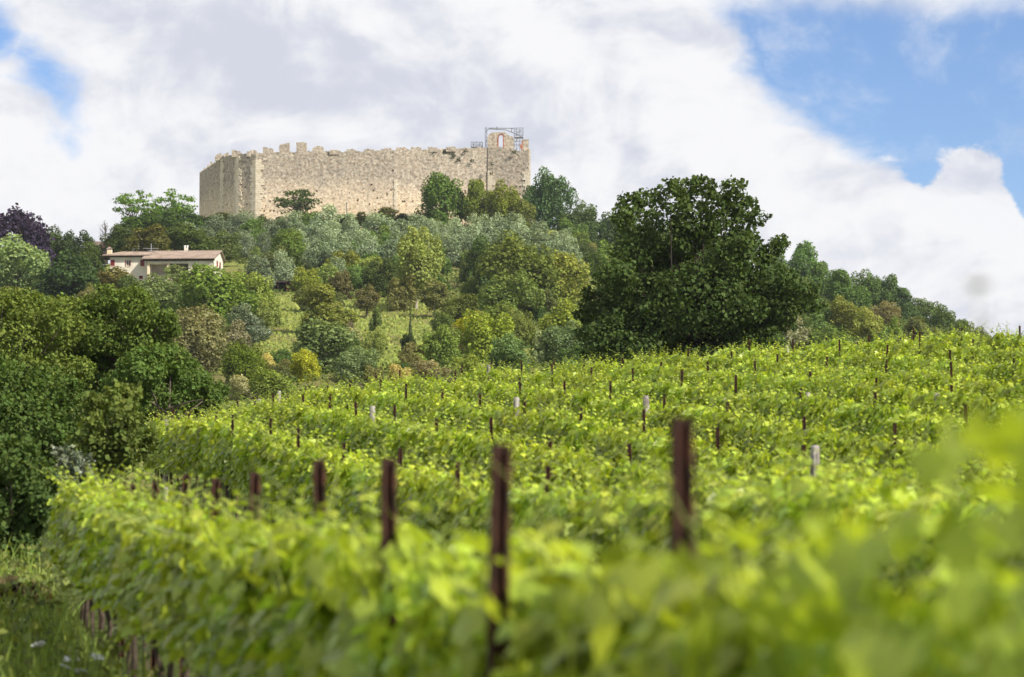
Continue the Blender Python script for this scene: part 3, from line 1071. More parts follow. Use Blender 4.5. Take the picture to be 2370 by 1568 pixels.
def build_house():
    U = 0.0099
    o = at(218.8, 646.5, 400)
    base = gz(o.x + 12, 404) 
    drop = o.z - base
    h = thing('farmhouse', o, 'long cream farmhouse with tiled roofs and red shutters below the castle', 'house', rot=(0, 0, R(-3)))

    def X(c): return c * U
    def Z(c): return (720 - c) * U

    def walls(x0, x1, y0, y1, z0, z1, openings, mat, name='wall', rev=0.28):
        """front wall (at y0) with real openings, plus the other three sides"""
        xs = sorted({x0, x1, *[a for op in openings for a in op[:2]]})
        zs = sorted({z0, z1, *[a for op in openings for a in op[2:4]]})
        mb = MB()
        for i in range(len(xs) - 1):
            for k in range(len(zs) - 1):
                cx, cz = (xs[i] + xs[i + 1]) / 2, (zs[k] + zs[k + 1]) / 2
                if any(a < cx < b and c < cz < d for a, b, c, d in openings):
                    continue
                mb.add([(xs[i], y0, zs[k]), (xs[i + 1], y0, zs[k]), (xs[i + 1], y0, zs[k + 1]), (xs[i], y0, zs[k + 1])], [(0, 1, 2, 3)])
        for a, b, c, d in openings:
            mb.add([(a, y0, c), (b, y0, c), (b, y0, d), (a, y0, d), (a, y0 + rev, c), (b, y0 + rev, c), (b, y0 + rev, d), (a, y0 + rev, d)],
                   [(0, 3, 7, 4), (1, 5, 6, 2), (3, 2, 6, 7), (0, 4, 5, 1)])
        mb.add([(x0, y0, z0), (x0, y1, z0), (x0, y1, z1), (x0, y0, z1)], [(0, 3, 2, 1)])
        mb.add([(x1, y0, z0), (x1, y1, z0), (x1, y1, z1), (x1, y0, z1)], [(0, 1, 2, 3)])
        mb.add([(x0, y1, z0), (x1, y1, z0), (x1, y1, z1), (x0, y1, z1)], [(0, 3, 2, 1)])
        return mb.build(name, mat, h)

    def window(x0, x1, y, z0, z1, closed):
        w = put('window', None, h, ((x0 + x1) / 2, y, z0))
        hw, hh = (x1 - x0) / 2, z1 - z0
        mb = MB(); mb.box(-hw + .05, hw - .05, .20, .22, .05, hh - .05); mb.build('pane', M_GLASS, w)
        mb = MB()
        for a, b, c, d in ((-hw, -hw + .06, 0, hh), (hw - .06, hw, 0, hh), (-.03, .03, .06, hh - .06), (-hw + .06, hw - .06, 0, .06), (-hw + .06, hw - .06, hh - .06, hh)):
            mb.box(a, b, .15, .24, c, d)
        mb.build('frame', M_PLASTER, w)
        mb = MB(); mb.box(-hw - .08, hw + .08, -.09, -.004, -.1, -.004); mb.build('sill', M_PLASTER2, w)
        for s in (-1, 1):
            mb = MB()
            if closed:
                a, b = (-hw, -.01) if s < 0 else (.01, hw)
                mb.box(a, b, -.05, .0, 0.0, hh)
                for k in range(9):
                    mb.box(a + .06, b - .06, -.075, -.05, .07 + k * hh / 9.6, .12 + k * hh / 9.6)
            else:
                a, b = (-2 * hw + .22, -hw) if s < 0 else (hw, 2 * hw - .22)
                mb.box(a, b, -.07, -.012, -.02, hh)
                for k in range(9):
                    mb.box(a + .06, b - .06, -.095, -.07, .07 + k * hh / 9.6, .12 + k * hh / 9.6)
            mb.build('shutter', M_SHUTTER, w)

    zb = -drop - 3.0
    # left wing
    yl = 2.2
    win = [(X(222), X(290), Z(478), Z(374)), (X(484), X(552), Z(480), Z(380)), (X(726), X(794), Z(484), Z(378))]
    walls(X(212), X(878), yl, yl + 6.4, zb, Z(312), win + [(X(706), X(772), Z(700), Z(645))], M_PLASTER)
    for i, (a, b, c, d) in enumerate(win):
        window(a, b, yl, c, d, i != 1)
    mb = MB(); mb.box(X(706), X(772), yl + .25, yl + .3, Z(700), Z(645)); mb.build('cellar_door', M_SHUTTER, h)
    put('roof', corrugated(X(92), X(905), (yl - .75, Z(300)), (yl + 3.2, Z(300) + .93), '', hip0=2.6), h)
    mb = MB(); mb.box(X(104), X(872), yl - .30, yl - .002, Z(330), Z(309)); mb.build('eave_soffit', M_DARKWOOD, h)
    # rear slope and hip of the left wing
    mb = MB()
    e, r_ = Z(300), Z(300) + .93
    x0, x1 = X(92), X(905)
    mb.add([(x0, yl - .75, e), (x0 + 2.6, yl + 3.2, r_), (x0, yl + 7.1, e)], [(0, 1, 2)])
    mb.add([(x0, yl + 7.1, e), (x0 + 2.6, yl + 3.2, r_), (x1, yl + 3.2, r_), (x1, yl + 7.1, e)], [(0, 1, 2, 3)])
    mb.build('rear_roof', M_ROOF, h)
    ch = MB(); ch.box(X(152), X(226), yl + .2, yl + .95, Z(300), Z(195)); c = ch.build('chimney', M_PLASTER2, h)
    mb = MB(); mb.box(X(148), X(230), yl + .16, yl + .99, Z(195) + .004, Z(184)); mb.build('collar', M_DARKWOOD, c)
    mb = MB()
    cx, cy, s = X(189), yl + .57, .5
    mb.add([(cx - s, cy - s, Z(184) + .003), (cx + s, cy - s, Z(184) + .003), (cx + s, cy + s, Z(184) + .003), (cx - s, cy + s, Z(184) + .003), (cx, cy, Z(142))], [(0, 3, 2, 1), (0, 1, 4), (1, 2, 4), (2, 3, 4), (3, 0, 4)])
    mb.build('cap', M_ROOF, c)
    # main block
    gl, gr, dp = X(884), X(2000), 9.6
    ridge_y, ez = 6.4, Z(383)
    rz = ez + 1.98
    ops = [(X(932), X(1222), Z(700), Z(468)), (X(1272), X(1585), Z(700), Z(468)), (X(1652), X(1706), Z(590), Z(505)), (X(1735), X(1775), Z(660), Z(605))]
    walls(gl, gr, 0.0, dp, zb, Z(400), ops, M_PLASTER, rev=0.35)
    mb = MB()
    for a, b in ((X(925), X(1228)), (X(1266), X(1590))):
        mb.add([(a, .3, Z(700)), (b, .3, Z(700)), (b, 3.2, Z(700)), (a, 3.2, Z(700)), (a, .3, Z(466)), (b, .3, Z(466)), (b, 3.2, Z(466)), (a, 3.2, Z(466))],
               [(0, 1, 2, 3), (4, 7, 6, 5), (3, 2, 6, 7), (0, 3, 7, 4), (1, 5, 6, 2)])
    mb.build('portico_room', M_PLASTER, h)
    for a in (X(893), X(1230)):
        mb = MB(); mb.box(a, a + .34, -.14, -.003, -drop - 1.0, Z(432)); mb.build('pillar', M_PLASTER2, h)
    mb = MB(); mb.box(X(930), X(1590), -.1, -.004, Z(462), Z(436)); mb.build('lintel', M_PLASTER, h)
    mb = MB()
    pts = [(X(1652), Z(590)), (X(1706), Z(590)), (X(1706), Z(520)), (X(1696), Z(509)), (X(1679), Z(504)), (X(1662), Z(509)), (X(1652), Z(520))]
    mb.prism(pts, .12, .18); mb.build('arched_window', M_DARKWOOD, h)
    mb = MB(); mb.box(X(1735), X(1775), -.04, .02, Z(660), Z(605)); mb.build('red_door', M_SHUTTER, h)
    put('roof', corrugated(X(805), X(2040), (-.85, ez), (ridge_y, rz), ''), h)
    mb = MB()
    mb.add([(X(805), ridge_y, rz), (X(2040), ridge_y, rz), (X(2040), dp + .6, ez + .55), (X(805), dp + .6, ez + .55), (X(805), ridge_y, rz - .14), (X(2040), ridge_y, rz - .14), (X(2040), dp + .6, ez + .41), (X(805), dp + .6, ez + .41)],
           [(0, 1, 2, 3), (7, 6, 5, 4), (1, 5, 6, 2), (2, 6, 7, 3), (0, 3, 7, 4)])
    mb.build('rear_roof', M_ROOF, h)
    mb = MB(); mb.box(X(818), X(2030), -.32, -.002, ez - .36, ez - .02); mb.build('eave_soffit', M_DARKWOOD, h)
    # gable triangles
    for gx, nm in ((gr, 'gable_wall'), (gl, 'gable_wall')):
        mb = MB()
        e0 = .004 if gx == gr else -.004
        zz = Z(400)
        mb.add([(gx + e0, 0, zz - .002), (gx + e0, dp, zz - .002), (gx + e0, dp, ez + .55), (gx + e0, ridge_y, rz - .16), (gx + e0, 0, ez + .1),
                (gx - .3, 0, zz), (gx - .3, dp, zz), (gx - .3, dp, ez + .55), (gx - .3, ridge_y, rz - .16), (gx - .3, 0, ez + .1)],
               [(0, 1, 2, 3, 4), (9, 8, 7, 6, 5), (0, 4, 9, 5), (1, 6, 7, 2)])
        mb.build(nm, M_PLASTER, h)
    for y0 in (3.4, 6.2):
        w = put('gable_window', None, h, (gr, y0, Z(488)))
        for s in (0, 1):
            mb = MB(); mb.box(.008, .07, s * .5, s * .5 + .48, 0, 1.05); mb.build('shutter', M_SHUTTER, w)
        mb = MB(); mb.box(.005, .1, -.08, 1.06, -.09, -.005); mb.build('sill', M_PLASTER2, w)
    mb = MB(); mb.tube([(gr + .07, -.02, Z(690)), (gr + .07, -.02, Z(405))], .05, 6); mb.build('drainpipe', M_DARKWOOD, h)
    mb = MB(); mb.tube([(X(878), yl - .1, Z(690)), (X(878), -.1, Z(405))], .05, 6); mb.build('downpipe', M_DARKWOOD, h)
    ch = MB(); ch.box(X(1386), X(1440), ridge_y + .2, ridge_y + .9, rz - .3, rz + .52); c = ch.build('chimney', M_PLASTER, h)
    for dx in (1375, 1420):
        mb = MB(); mb.tube([(X(dx + 14), ridge_y + .55, rz + .52), (X(dx + 14), ridge_y + .55, rz + .95)], [.12, .2], 8); mb.build('chimney_pot', M_WHITE, c)
    # roof aerial stands on the roof
    a = thing('tv_antenna', o + Vector((X(880), 4.4, Z(248) - .25)), 'spindly tv aerial with crossbars on the farmhouse ridge', 'antenna')
    hh = 1.95
    mb = MB(); mb.tube([(0, 0, -.4), (0, 0, hh)], .05, 6); mb.build('mast', M_ALU, a)
    for zz, x0, x1 in ((1.15, -1.35, 1.25), (.75, -.6, .5)):
        mb = MB(); mb.tube([(x0, 0, zz), (x1, 0, zz - .06)], .04, 5); mb.build('boom', M_ALU, a)
        for k in range(9):
            x = x0 + (x1 - x0) * (k + .5) / 9
            mb = MB(); mb.tube([(x, -.35, zz), (x, .35, zz)], .022, 4); mb.build('element', M_ALU, a)


build_house()


def small_buildings():
    # shed on the slope
    p = at(653, 668, 0 + ground_hit(653, 676).y)
    t = thing('shed', p, 'low open shed with dark flat roof and brick corner among the bushes', 'shed')
    s = p.y * K
    mb = MB(); mb.box(-32 * s, 32 * s, -.6, 4, 13 * s, 17 * s); mb.build('roof', M_DARKWOOD, t)
    mb = MB(); mb.box(8 * s, 26 * s, .2, 3.6, -25 * s, 12.98 * s); mb.build('brick_wall', M_BRICK, t)
    mb = MB(); mb.box(-28 * s, 7.9 * s, 2.6, 3.5, -25 * s, 12.98 * s); mb.build('back_wall', M_DARKWOOD, t)
    for x in (-29, -10):
        mb = MB(); mb.box(x * s, x * s + .16, -.4, -.2, -25 * s, 12.98 * s); mb.build('post', M_DARKWOOD, t)
    # roof peeping over the skyline
    p = at(222, 575, 520)
    p.z = at(222, 575, 520).z
    t = thing('cottage', p, 'pale cottage roof peeping over the skyline between dark trees', 'house')
    s = 520 * K
    mb = MB(); mb.box(-14 * s, 16 * s, 0, 7, -30 * s, 2.9 * s); mb.build('wall', M_PLASTER2, t)
    mb = MB(); mb.prism([(-20 * s, 3 * s), (22 * s, 9 * s), (22 * s, 15 * s), (-2 * s, 15.5 * s), (-20 * s, 5 * s)], -.6, 7.5); mb.build('roof', M_ROOF, t)
    p = at(247, 572, 512)
    t = thing('brick_outbuilding', p, 'rust red sloping outbuilding roof beside the bare tree', 'building')
    mb = MB(); mb.box(-12 * s, 26 * s, 0, 6, -24 * s, -2.1 * s); mb.build('wall', M_DARKWOOD, t)
    m2 = noise_mat('dark_tiles', (0.07, 0.035, 0.025, 1), (0.12, 0.06, 0.045, 1), 2.0, 0.9)
    mb = MB(); mb.prism([(-17 * s, -2 * s), (28 * s, -2 * s), (28 * s, 28 * s), (22 * s, 29 * s)], -.5, 6.5); mb.build('roof', m2, t)


small_buildings()

# ------------------------------------------------------------------ hill vegetation
HILL = []          # filled trees, for spacing
HILL_GAIN = 1.05


def hill_tree(px, cy, rx, ry, kind, col, label, cat=None, name=None, stem=-0.08, trunk=None, group=None, D=None, depth=1.0, grow=1.2):
    """a tree whose crown is seen centred on (px, cy) with half-sizes rx, ry"""
    if 590 < px < 1110 and 700 < cy < 870:
        grow = min(grow, 1.04)
    by = cy + ry * (1 + stem)
    if D is None:
        p = ground_hit(px, by)
    else:
        p = at(px, by, D)
    s = p.y * K * grow
    z = gz(p.x, p.y)
    c = at(px, cy, p.y)
    ch = max(c.z - z, ry * s * 0.8)
    cat = cat or ('shrub' if kind == 'shrub' else 'tree')
    name = name or {'olive': 'olive_tree', 'conifer': 'conifer', 'shrub': 'shrub'}.get(kind, 'broadleaf_tree')
    tk = trunk if trunk is not None else ('' if kind in ('shrub', 'conifer') and stem < .1 else 'bark')
    HILL.append((p.x, p.y, rx * s))
    return plant_tree(kind, (p.x, p.y, z), rx * s, ry * s, ch, lin(col[0] + max(0, .35 * (col[1] - col[0])) * (kind != 'olive'), col[1], col[2], s=HILL_GAIN), label, cat, group, name, rx * s * depth, tk)


T = hill_tree
# --- skyline on the west end
T(35, 640, 80, 62, 'broad', (112, 142, 92), 'pale grey-green willowy tree at the edge below the purple tree', stem=.2)
T(150, 660, 66, 48, 'broad', (52, 84, 46), 'dark blue-green tree between the pale willowy tree and the farmhouse')
T(118, 585, 48, 40, 'broad', (58, 84, 44), 'dark green tree directly beside the purple tree on the skyline', D=465)
T(178, 590, 38, 38, 'broad', (50, 76, 42), 'rounded dark green tree left of the farmhouse chimney', D=455)
T(212, 610, 26, 36, 'broad', (70, 96, 46), 'narrow green tree just beside the farmhouse gable end', D=440)
T(262, 655, 55, 27, 'shrub', (104, 100, 52), 'olive-brown shrub in front of the farmhouse left wing', stem=.3)
T(338, 560, 48, 26, 'shrub', (98, 100, 50), 'brownish bush directly above the farmhouse roof', stem=.5, D=430)
T(278, 562, 34, 28, 'broad', (64, 86, 42), 'dark bush behind the farmhouse chimney', D=440)
T(420, 560, 60, 28, 'broad', (74, 100, 46), 'green bush behind the farmhouse ridge', D=440)
T(505, 575, 40, 26, 'broad', (84, 106, 56), 'green bush behind the farmhouse gable', D=445)
T(330, 525, 58, 26, 'broad', (72, 110, 44), 'bright bush at the foot of the feathery trees', D=520)
T(410, 530, 48, 32, 'broad', (58, 92, 42), 'dark green bush between the feathery trees and castle', D=520)
# --- below the farmhouse
T(408, 632, 34, 26, 'loose', (118, 138, 86), 'thin pale tree standing in front of the farmhouse portico', stem=.4, grow=1.0)
T(370, 704, 58, 44, 'broad', (92, 116, 70), 'greyish green tree below the farmhouse portico')
T(318, 690, 44, 34, 'broad', (70, 98, 50), 'green tree below the farmhouse left wing')
T(500, 700, 82, 60, 'broad', (92, 126, 52), 'large bright green tree below the farmhouse gable', grow=1.2)
T(585, 690, 48, 40, 'broad', (120, 144, 68), 'yellowish green tree on the meadow side of the large bright tree')
T(625, 730, 34, 32, 'shrub', (126, 146, 80), 'pale green bush at the meadow edge')
T(445, 806, 68, 68, 'broad', (118, 118, 80), 'tan brown rounded tree above the dark foreground trees', trunk='bark')
T(500, 770, 30, 30, 'shrub', (118, 128, 84), 'dull pale bush tucked behind the tan tree')
T(582, 752, 44, 34, 'olive', (96, 110, 82), 'lone grey olive with a forked trunk on the meadow edge', stem=.6)
T(545, 790, 36, 30, 'shrub', (128, 126, 100), 'grey-brown shrub under the lone olive')
T(563, 858, 46, 42, 'broad', (82, 108, 34), 'dark round bush with yellow-green tips left of the straw bush')
T(622, 852, 24, 28, 'shrub', (186, 178, 112), 'straw coloured bush between two green bushes')
T(700, 852, 42, 34, 'broad', (158, 166, 52), 'bright yellow-green bush low on the slope')
T(636, 900, 46, 30, 'shrub', (112, 138, 64), 'green shrub under the straw coloured bush')
T(560, 905, 36, 24, 'shrub', (156, 156, 116), 'pale shrub at the vineyard edge below the dark round bush')
# --- centre of the slope
T(664, 585, 38, 40, 'broad', (84, 116, 48), 'bright green conical tree among the olives below the wall')
T(963, 608, 52, 56, 'broad', (128, 146, 78), 'tall pale green tree with visible trunk in the middle of the slope', stem=1.0, trunk='pale')
T(886, 655, 36, 38, 'broad', (62, 84, 42), 'dark green tree left of the tall pale tree')
T(850, 630, 34, 26, 'broad', (120, 142, 72), 'light green tree above the dark green tree')
T(800, 622, 34, 28, 'broad', (112, 122, 50), 'yellowish olive-green bush below the second olive row')
T(712, 655, 32, 24, 'shrub', (126, 142, 56), 'mustard yellow bush beside the shed')
T(748, 645, 26, 22, 'shrub', (122, 150, 82), 'light green bush just right of the mustard bush')
T(788, 668, 34, 28, 'shrub', (98, 96, 62), 'brownish shrub above the round olive-yellow tree')
T(752, 718, 72, 52, 'broad', (114, 126, 58), 'round olive-yellow tree in front of the meadow', stem=.1)
T(848, 692, 30, 30, 'loose', (108, 106, 68), 'small brown tree with bare trunk at the meadow top', stem=.5)
T(930, 690, 34, 36, 'shrub', (114, 116, 68), 'tall brownish shrub under the tall pale tree')
T(1006, 684, 40, 36, 'loose', (108, 114, 66), 'brownish tree with pale forked stems at the meadow top', stem=.5, trunk='pale')
T(716, 748, 20, 16, 'shrub', (140, 134, 120), 'small pinkish grey bush in front of the round olive-yellow tree')
T(799, 752, 24, 22, 'shrub', (118, 112, 88), 'small grey-brown bush right of the round olive-yellow tree')
T(870, 752, 30, 42, 'conifer', (86, 112, 60), 'soft green pine standing on the meadow', name='pine_tree', stem=.05)
T(869, 800, 26, 34, 'broad', (130, 148, 82), 'light green bush below the soft pine')
T(945, 798, 17, 22, 'broad', (44, 66, 36), 'small dark egg-shaped bush alone on the meadow', stem=.05)
T(950, 752, 7, 44, 'conifer', (88, 110, 72), 'slender young conifer on the meadow', name='young_conifer', stem=.1)
T(755, 812, 84, 56, 'broad', (96, 124, 76), 'large grey-green willow in the middle of the lower slope')
T(822, 850, 50, 38, 'broad', (104, 132, 88), 'grey-green willow right of the largest willow')
T(796, 782, 36, 20, 'shrub', (150, 156, 116), 'pale cream bush on top of the large willow')
T(945, 850, 44, 24, 'shrub', (122, 144, 72), 'bright green shrub over the vineyard edge')
T(928, 876, 32, 22, 'shrub', (178, 168, 110), 'pale straw shrub at the vineyard edge')
T(1007, 868, 54, 26, 'shrub', (138, 132, 98), 'pinkish tan shrub at the vineyard edge')
T(1022, 808, 46, 44, 'broad', (104, 136, 64), 'fresh green tree left of the yellow flowering tree')
T(1122, 790, 56, 48, 'broad', (126, 150, 56), 'yellow-green tree below the yellow blossom')
T(1112, 760, 40, 20, 'shrub', (172, 172, 40), 'bright yellow blossoming crown top on the lower slope', stem=.9)
T(1182, 826, 44, 36, 'broad', (86, 122, 72), 'blue-green tree right of the yellow flowering tree')
T(1246, 806, 28, 40, 'conifer', (132, 152, 106), 'pale feathery conical tree near the big dark tree', name='pale_conifer', stem=.05)
T(1084, 850, 40, 22, 'shrub', (128, 150, 66), 'light green shrub over the vineyard below the yellow tree')
# --- dense group on the right of the slope
T(1066, 720, 44, 32, 'broad', (90, 106, 50), 'dark olive-green tree at the right end of the meadow')
T(1030, 750, 30, 24, 'shrub', (86, 112, 58), 'green bush at the right end of the meadow')
T(1149, 752, 44, 36, 'broad', (98, 124, 60), 'green tree above the yellow flowering tree')
T(1194, 770, 32, 36, 'broad', (104, 120, 60), 'green tree right of the yellow blossom')
T(1118, 622, 42, 46, 'broad', (62, 92, 46), 'dark green tree on the left of the dense group')
T(1205, 640, 76, 66, 'broad', (94, 114, 52), 'large olive-green tree in the dense group')
T(1187, 706, 56, 50, 'broad', (92, 118, 60), 'green tree at the foot of the large olive-green tree')
T(1301, 655, 54, 48, 'broad', (126, 138, 62), 'yellowish green tree beside the big dark tree')
T(1291, 765, 54, 46, 'broad', (122, 142, 58), 'yellow-green tree low beside the big dark tree')
T(1312, 810, 56, 40, 'broad', (88, 116, 76), 'grey-green tree low beside the big dark tree')
T(1392, 612, 34, 34, 'broad', (92, 126, 60), 'light green tree partly hidden by the big dark tree')
T(1340, 600, 30, 30, 'broad', (66, 90, 50), 'dark tree right of the last olive')
# --- trees against the castle wall
T(1030, 478, 62, 68, 'broad', (70, 108, 46), 'tall green tree hiding the castle wall beside the tower', D=535, grow=1.0, stem=.35)
T(1110, 484, 46, 62, 'broad', (94, 116, 46), 'yellowish green tree between the tall green tree and the tower', D=534, grow=1.0, stem=.3)
T(1165, 498, 50, 52, 'broad', (108, 124, 46), 'yellowish tree below the broken tower', D=532, grow=1.0, stem=.3)
T(1205, 520, 36, 36, 'broad', (102, 116, 54), 'small olive-green tree at the tower foot', D=530, grow=1.0)
T(1270, 500, 54, 68, 'broad', (64, 104, 62), 'tall dark green tree right of the tower', D=545, grow=1.0)
T(1236, 470, 26, 36, 'broad', (60, 98, 56), 'slim green tree touching the tower corner', D=552, grow=1.0)
T(1358, 522, 46, 50, 'loose', (84, 112, 74), 'thin crowned grey-green tree at the right end of the plateau', D=540, grow=1.0, stem=.4)
T(1330, 560, 50, 40, 'broad', (64, 92, 52), 'dark green tree under the thin crowned tree', D=520, grow=1.0)
T(893, 494, 30, 20, 'loose', (96, 98, 58), 'small brownish tree against the castle wall beside the seam', D=546, grow=1.0, stem=.6)

# hedge along the foot of the castle
for i, px in enumerate(range(450, 985, 38)):
    T(px, 512 + 3 * math.sin(i * 1.7) + (6 if 560 < px < 700 else 0), 27, 13, 'shrub', (52 + 8 * (i % 3), 76 + 6 * (i % 2), 34),
      nth(i + 1) + ' dark bush from the left in the hedge along the castle foot', cat='hedge bush', name='hedge_bush', stem=.25, group='dark hedge along the castle foot', D=541)

# olive terraces
GRO = 'olive trees on the terraces below the castle'
row_a = [(443, 540, 26, 16), (497, 532, 30, 20), (528, 528, 26, 20), (568, 524, 26, 22), (618, 533, 18, 16), (657, 531, 24, 18), (686, 526, 28, 22), (741, 524, 40, 28), (812, 532, 24, 22), (872, 529, 36, 22), (945, 531, 34, 20), (994, 537, 28, 18), (1024, 546, 24, 20), (1068, 540, 28, 20), (1130, 535, 34, 24), (1172, 534, 34, 24), (1208, 542, 28, 22), (1256, 556, 30, 24), (1308, 574, 30, 26)]
row_b = [(563, 566, 26, 20), (612, 571, 22, 20), (755, 549, 32, 22), (737, 583, 34, 26), (792, 584, 34, 26), (855, 572, 30, 24), (909, 573, 34, 24), (980, 566, 28, 22), (1038, 581, 32, 24), (1106, 562, 36, 26), (1163, 572, 30, 24), (1215, 572, 32, 24), (1270, 580, 28, 24), (1320, 600, 32, 34)]
row_c = [(600, 634, 34, 26), (661, 624, 28, 26), (770, 628, 26, 20), (480, 556, 24, 16), (690, 560, 24, 18)]
for nm, row in (('upper', row_a), ('lower', row_b), ('scattered lowest', row_c)):
    for i, (px, cy, rx, ry) in enumerate(sorted(row)):
        k = rng.uniform(-18, 12)
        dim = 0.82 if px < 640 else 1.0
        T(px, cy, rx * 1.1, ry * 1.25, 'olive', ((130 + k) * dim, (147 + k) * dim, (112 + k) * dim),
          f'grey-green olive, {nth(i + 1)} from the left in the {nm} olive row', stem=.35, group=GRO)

# wood on the east shoulder
GRW = 'trees of the wood on the right-hand shoulder'
east = [(1848, 622, 46, 44, (78, 122, 68)), (1905, 660, 40, 40, (74, 112, 56)), (1959, 682, 46, 42, (70, 108, 52)), (2010, 676, 40, 34, (76, 112, 56)), (2050, 692, 38, 38, (70, 106, 54)),
        (2095, 712, 36, 34, (66, 102, 54)), (2140, 734, 36, 32, (80, 110, 56)), (2185, 752, 34, 28, (74, 104, 54)), (2222, 776, 32, 26, (84, 112, 58)), (2255, 790, 28, 22, (92, 112, 62)),
        (1840, 690, 44, 40, (92, 116, 66)), (1890, 740, 46, 38, (84, 120, 64)), (1950, 748, 42, 38, (112, 122, 58)), (2008, 766, 34, 34, (138, 150, 76)), (2040, 740, 36, 28, (124, 120, 84)),
        (2130, 780, 40, 30, (96, 108, 66)), (2190, 800, 40, 24, (100, 116, 62)), (1850, 780, 44, 34, (80, 108, 58)), (1930, 800, 44, 28, (88, 120, 60)), (2240, 812, 36, 20, (104, 122, 66)),
        (1780, 640, 44, 40, (74, 108, 60)), (1700, 600, 46, 40, (70, 104, 60)), (1620, 590, 44, 38, (76, 108, 64)), (1540, 575, 46, 36, (72, 102, 58)), (1470, 570, 44, 36, (70, 100, 60)), (1420, 545, 40, 36, (66, 96, 56)),
        (1720, 740, 50, 40, (98, 120, 62)), (1640, 720, 50, 40, (120, 146, 80)), (1800, 740, 50, 40, (90, 114, 60)), (1560, 700, 50, 40, (84, 110, 58)), (1480, 690, 50, 40, (92, 116, 60)), (1420, 660, 44, 40, (100, 122, 60))]
ev = ['rounded', 'dense', 'spreading', 'bushy', 'tufted']
for i, (px, cy, rx, ry, c) in enumerate(sorted(east)):
    T(px, cy, rx, ry, 'broad', c, f'{ev[i % 5]} green tree, {nth(i + 1)} from the left in the shoulder wood', group=GRW)
T(2072, 778, 32, 40, 'conifer', (104, 136, 66), 'light green conical tree low on the right shoulder', name='conical_tree', stem=.05)
T(1830, 775, 40, 36, 'loose', (138, 142, 112), 'thin greyish tree low beside the big dark tree', stem=.1, trunk='')

# smaller growth that fills the slope between the named trees
def fill_slope():
    rg = np.random.default_rng(21)
    cols = [(92, 116, 58), (80, 104, 52), (108, 126, 66), (96, 104, 62), (118, 118, 74), (74, 98, 50), (104, 130, 72)]
    n = 0
    tries = 0
    cells = {}
    while n < 230 and tries < 16000:
        tries += 1
        px, py = rg.uniform(-60, 2280), rg.uniform(520, 900)
        sky = np.interp(px, [0, 230, 460, 1230, 1400, 1830, 2050, 2260], [620, 610, 530, 530, 580, 690, 770, 860])
        if py < sky + 8:
            continue
        # farmhouse front, meadow and olive terraces stay open
        if 215 < px < 560 and 560 < py < 690:
            continue
        if (790 < px < 1065 and 708 < py < 805) or (590 < px < 712 and 690 < py < 830) or (895 < px < 1000 and 770 < py < 850):
            continue
        p = ground_hit(px, py)
        if p.y > 552 or p.y < 150:
            continue
        s = p.y * K
        r_ = rg.uniform(20, 38) * s
        if any((p.x - a) ** 2 + (p.y - b) ** 2 * .35 < (r_ * .7 + q * .35) ** 2 for a, b, q in HILL):
            continue
        HILL.append((p.x, p.y, r_))
        c = cols[rg.integers(len(cols))]
        band = 'beside the olive terraces' if py < 640 else ('on the middle slope' if py < 760 else 'low on the slope')
        side = 'west' if px < 800 else ('central' if px < 1400 else 'east')
        t = plant_tree('shrub', (p.x, p.y, gz(p.x, p.y)), r_, r_ * rg.uniform(.7, .95), r_ * .75, lin(*c, s=HILL_GAIN), f'low green scrub bush {band}, {side} part of the hill', 'shrub', f'scrub bushes {band}, {side} part', 'scrub_bush', None, '', rg)
        n += 1


fill_slope()


def undergrowth():
    rg = np.random.default_rng(44)
    n = 150000
    y = np.sqrt(rg.uniform(150 ** 2, 556 ** 2, n))
    x = rg.uniform(-.235, .235, n) * y
    z = ground_z(x, y)
    cp = math.cos(PITCH)
    px = 1185 + x / y / K
    py = 1157 - (z - EYE) / y / K
    h = 0.5 + 0.9 * np.clip(np.sin(x * .31 + 1.3 * np.sin(y * .11)) * np.sin(y * .23 + 1.1 * np.sin(x * .17)) + .3, 0, 1)
    meadow = ((px > 790) & (px < 1060) & (py > 706) & (py < 800)) | ((px > 585) & (px < 710) & (py > 690) & (py < 830)) | ((px > 890) & (px < 1000) & (py > 765) & (py < 850))
    olive = (py < 650) & (px > 420) & (px < 1340)
    house = (px > 215) & (px < 545) & (py < 660)
    h = np.where(olive, h * .45, h)
    keep = ~(meadow | house) & (rg.random(n) < np.where(olive, .45, .8))
    x, y, z, h = x[keep], y[keep], z[keep], h[keep]
    n = len(x)
    P = np.stack([x, y, z + h * rg.random(n)], -1)
    N = np.stack([rg.normal(size=n), rg.normal(size=n) - .3, .9 + .4 * rg.normal(size=n)], -1)
    B = rg.normal(size=(n, 3)) + np.array([0, 0, .5])
    V, F = cards(P, N, B, rg.uniform(.25, .6, n), RHOMB_V, RHOMB_F)
    o = put('undergrowth', npmesh('undergrowth', V, F, M_LEAF, np.repeat(rg.random(n) * .5, 4)), color=lin(78, 94, 44))  # scrub colour darkened to deepen the shade between the trees
    tag(o, 'low scrub and weeds covering the hillside between the trees', 'undergrowth', kind='stuff')


undergrowth()


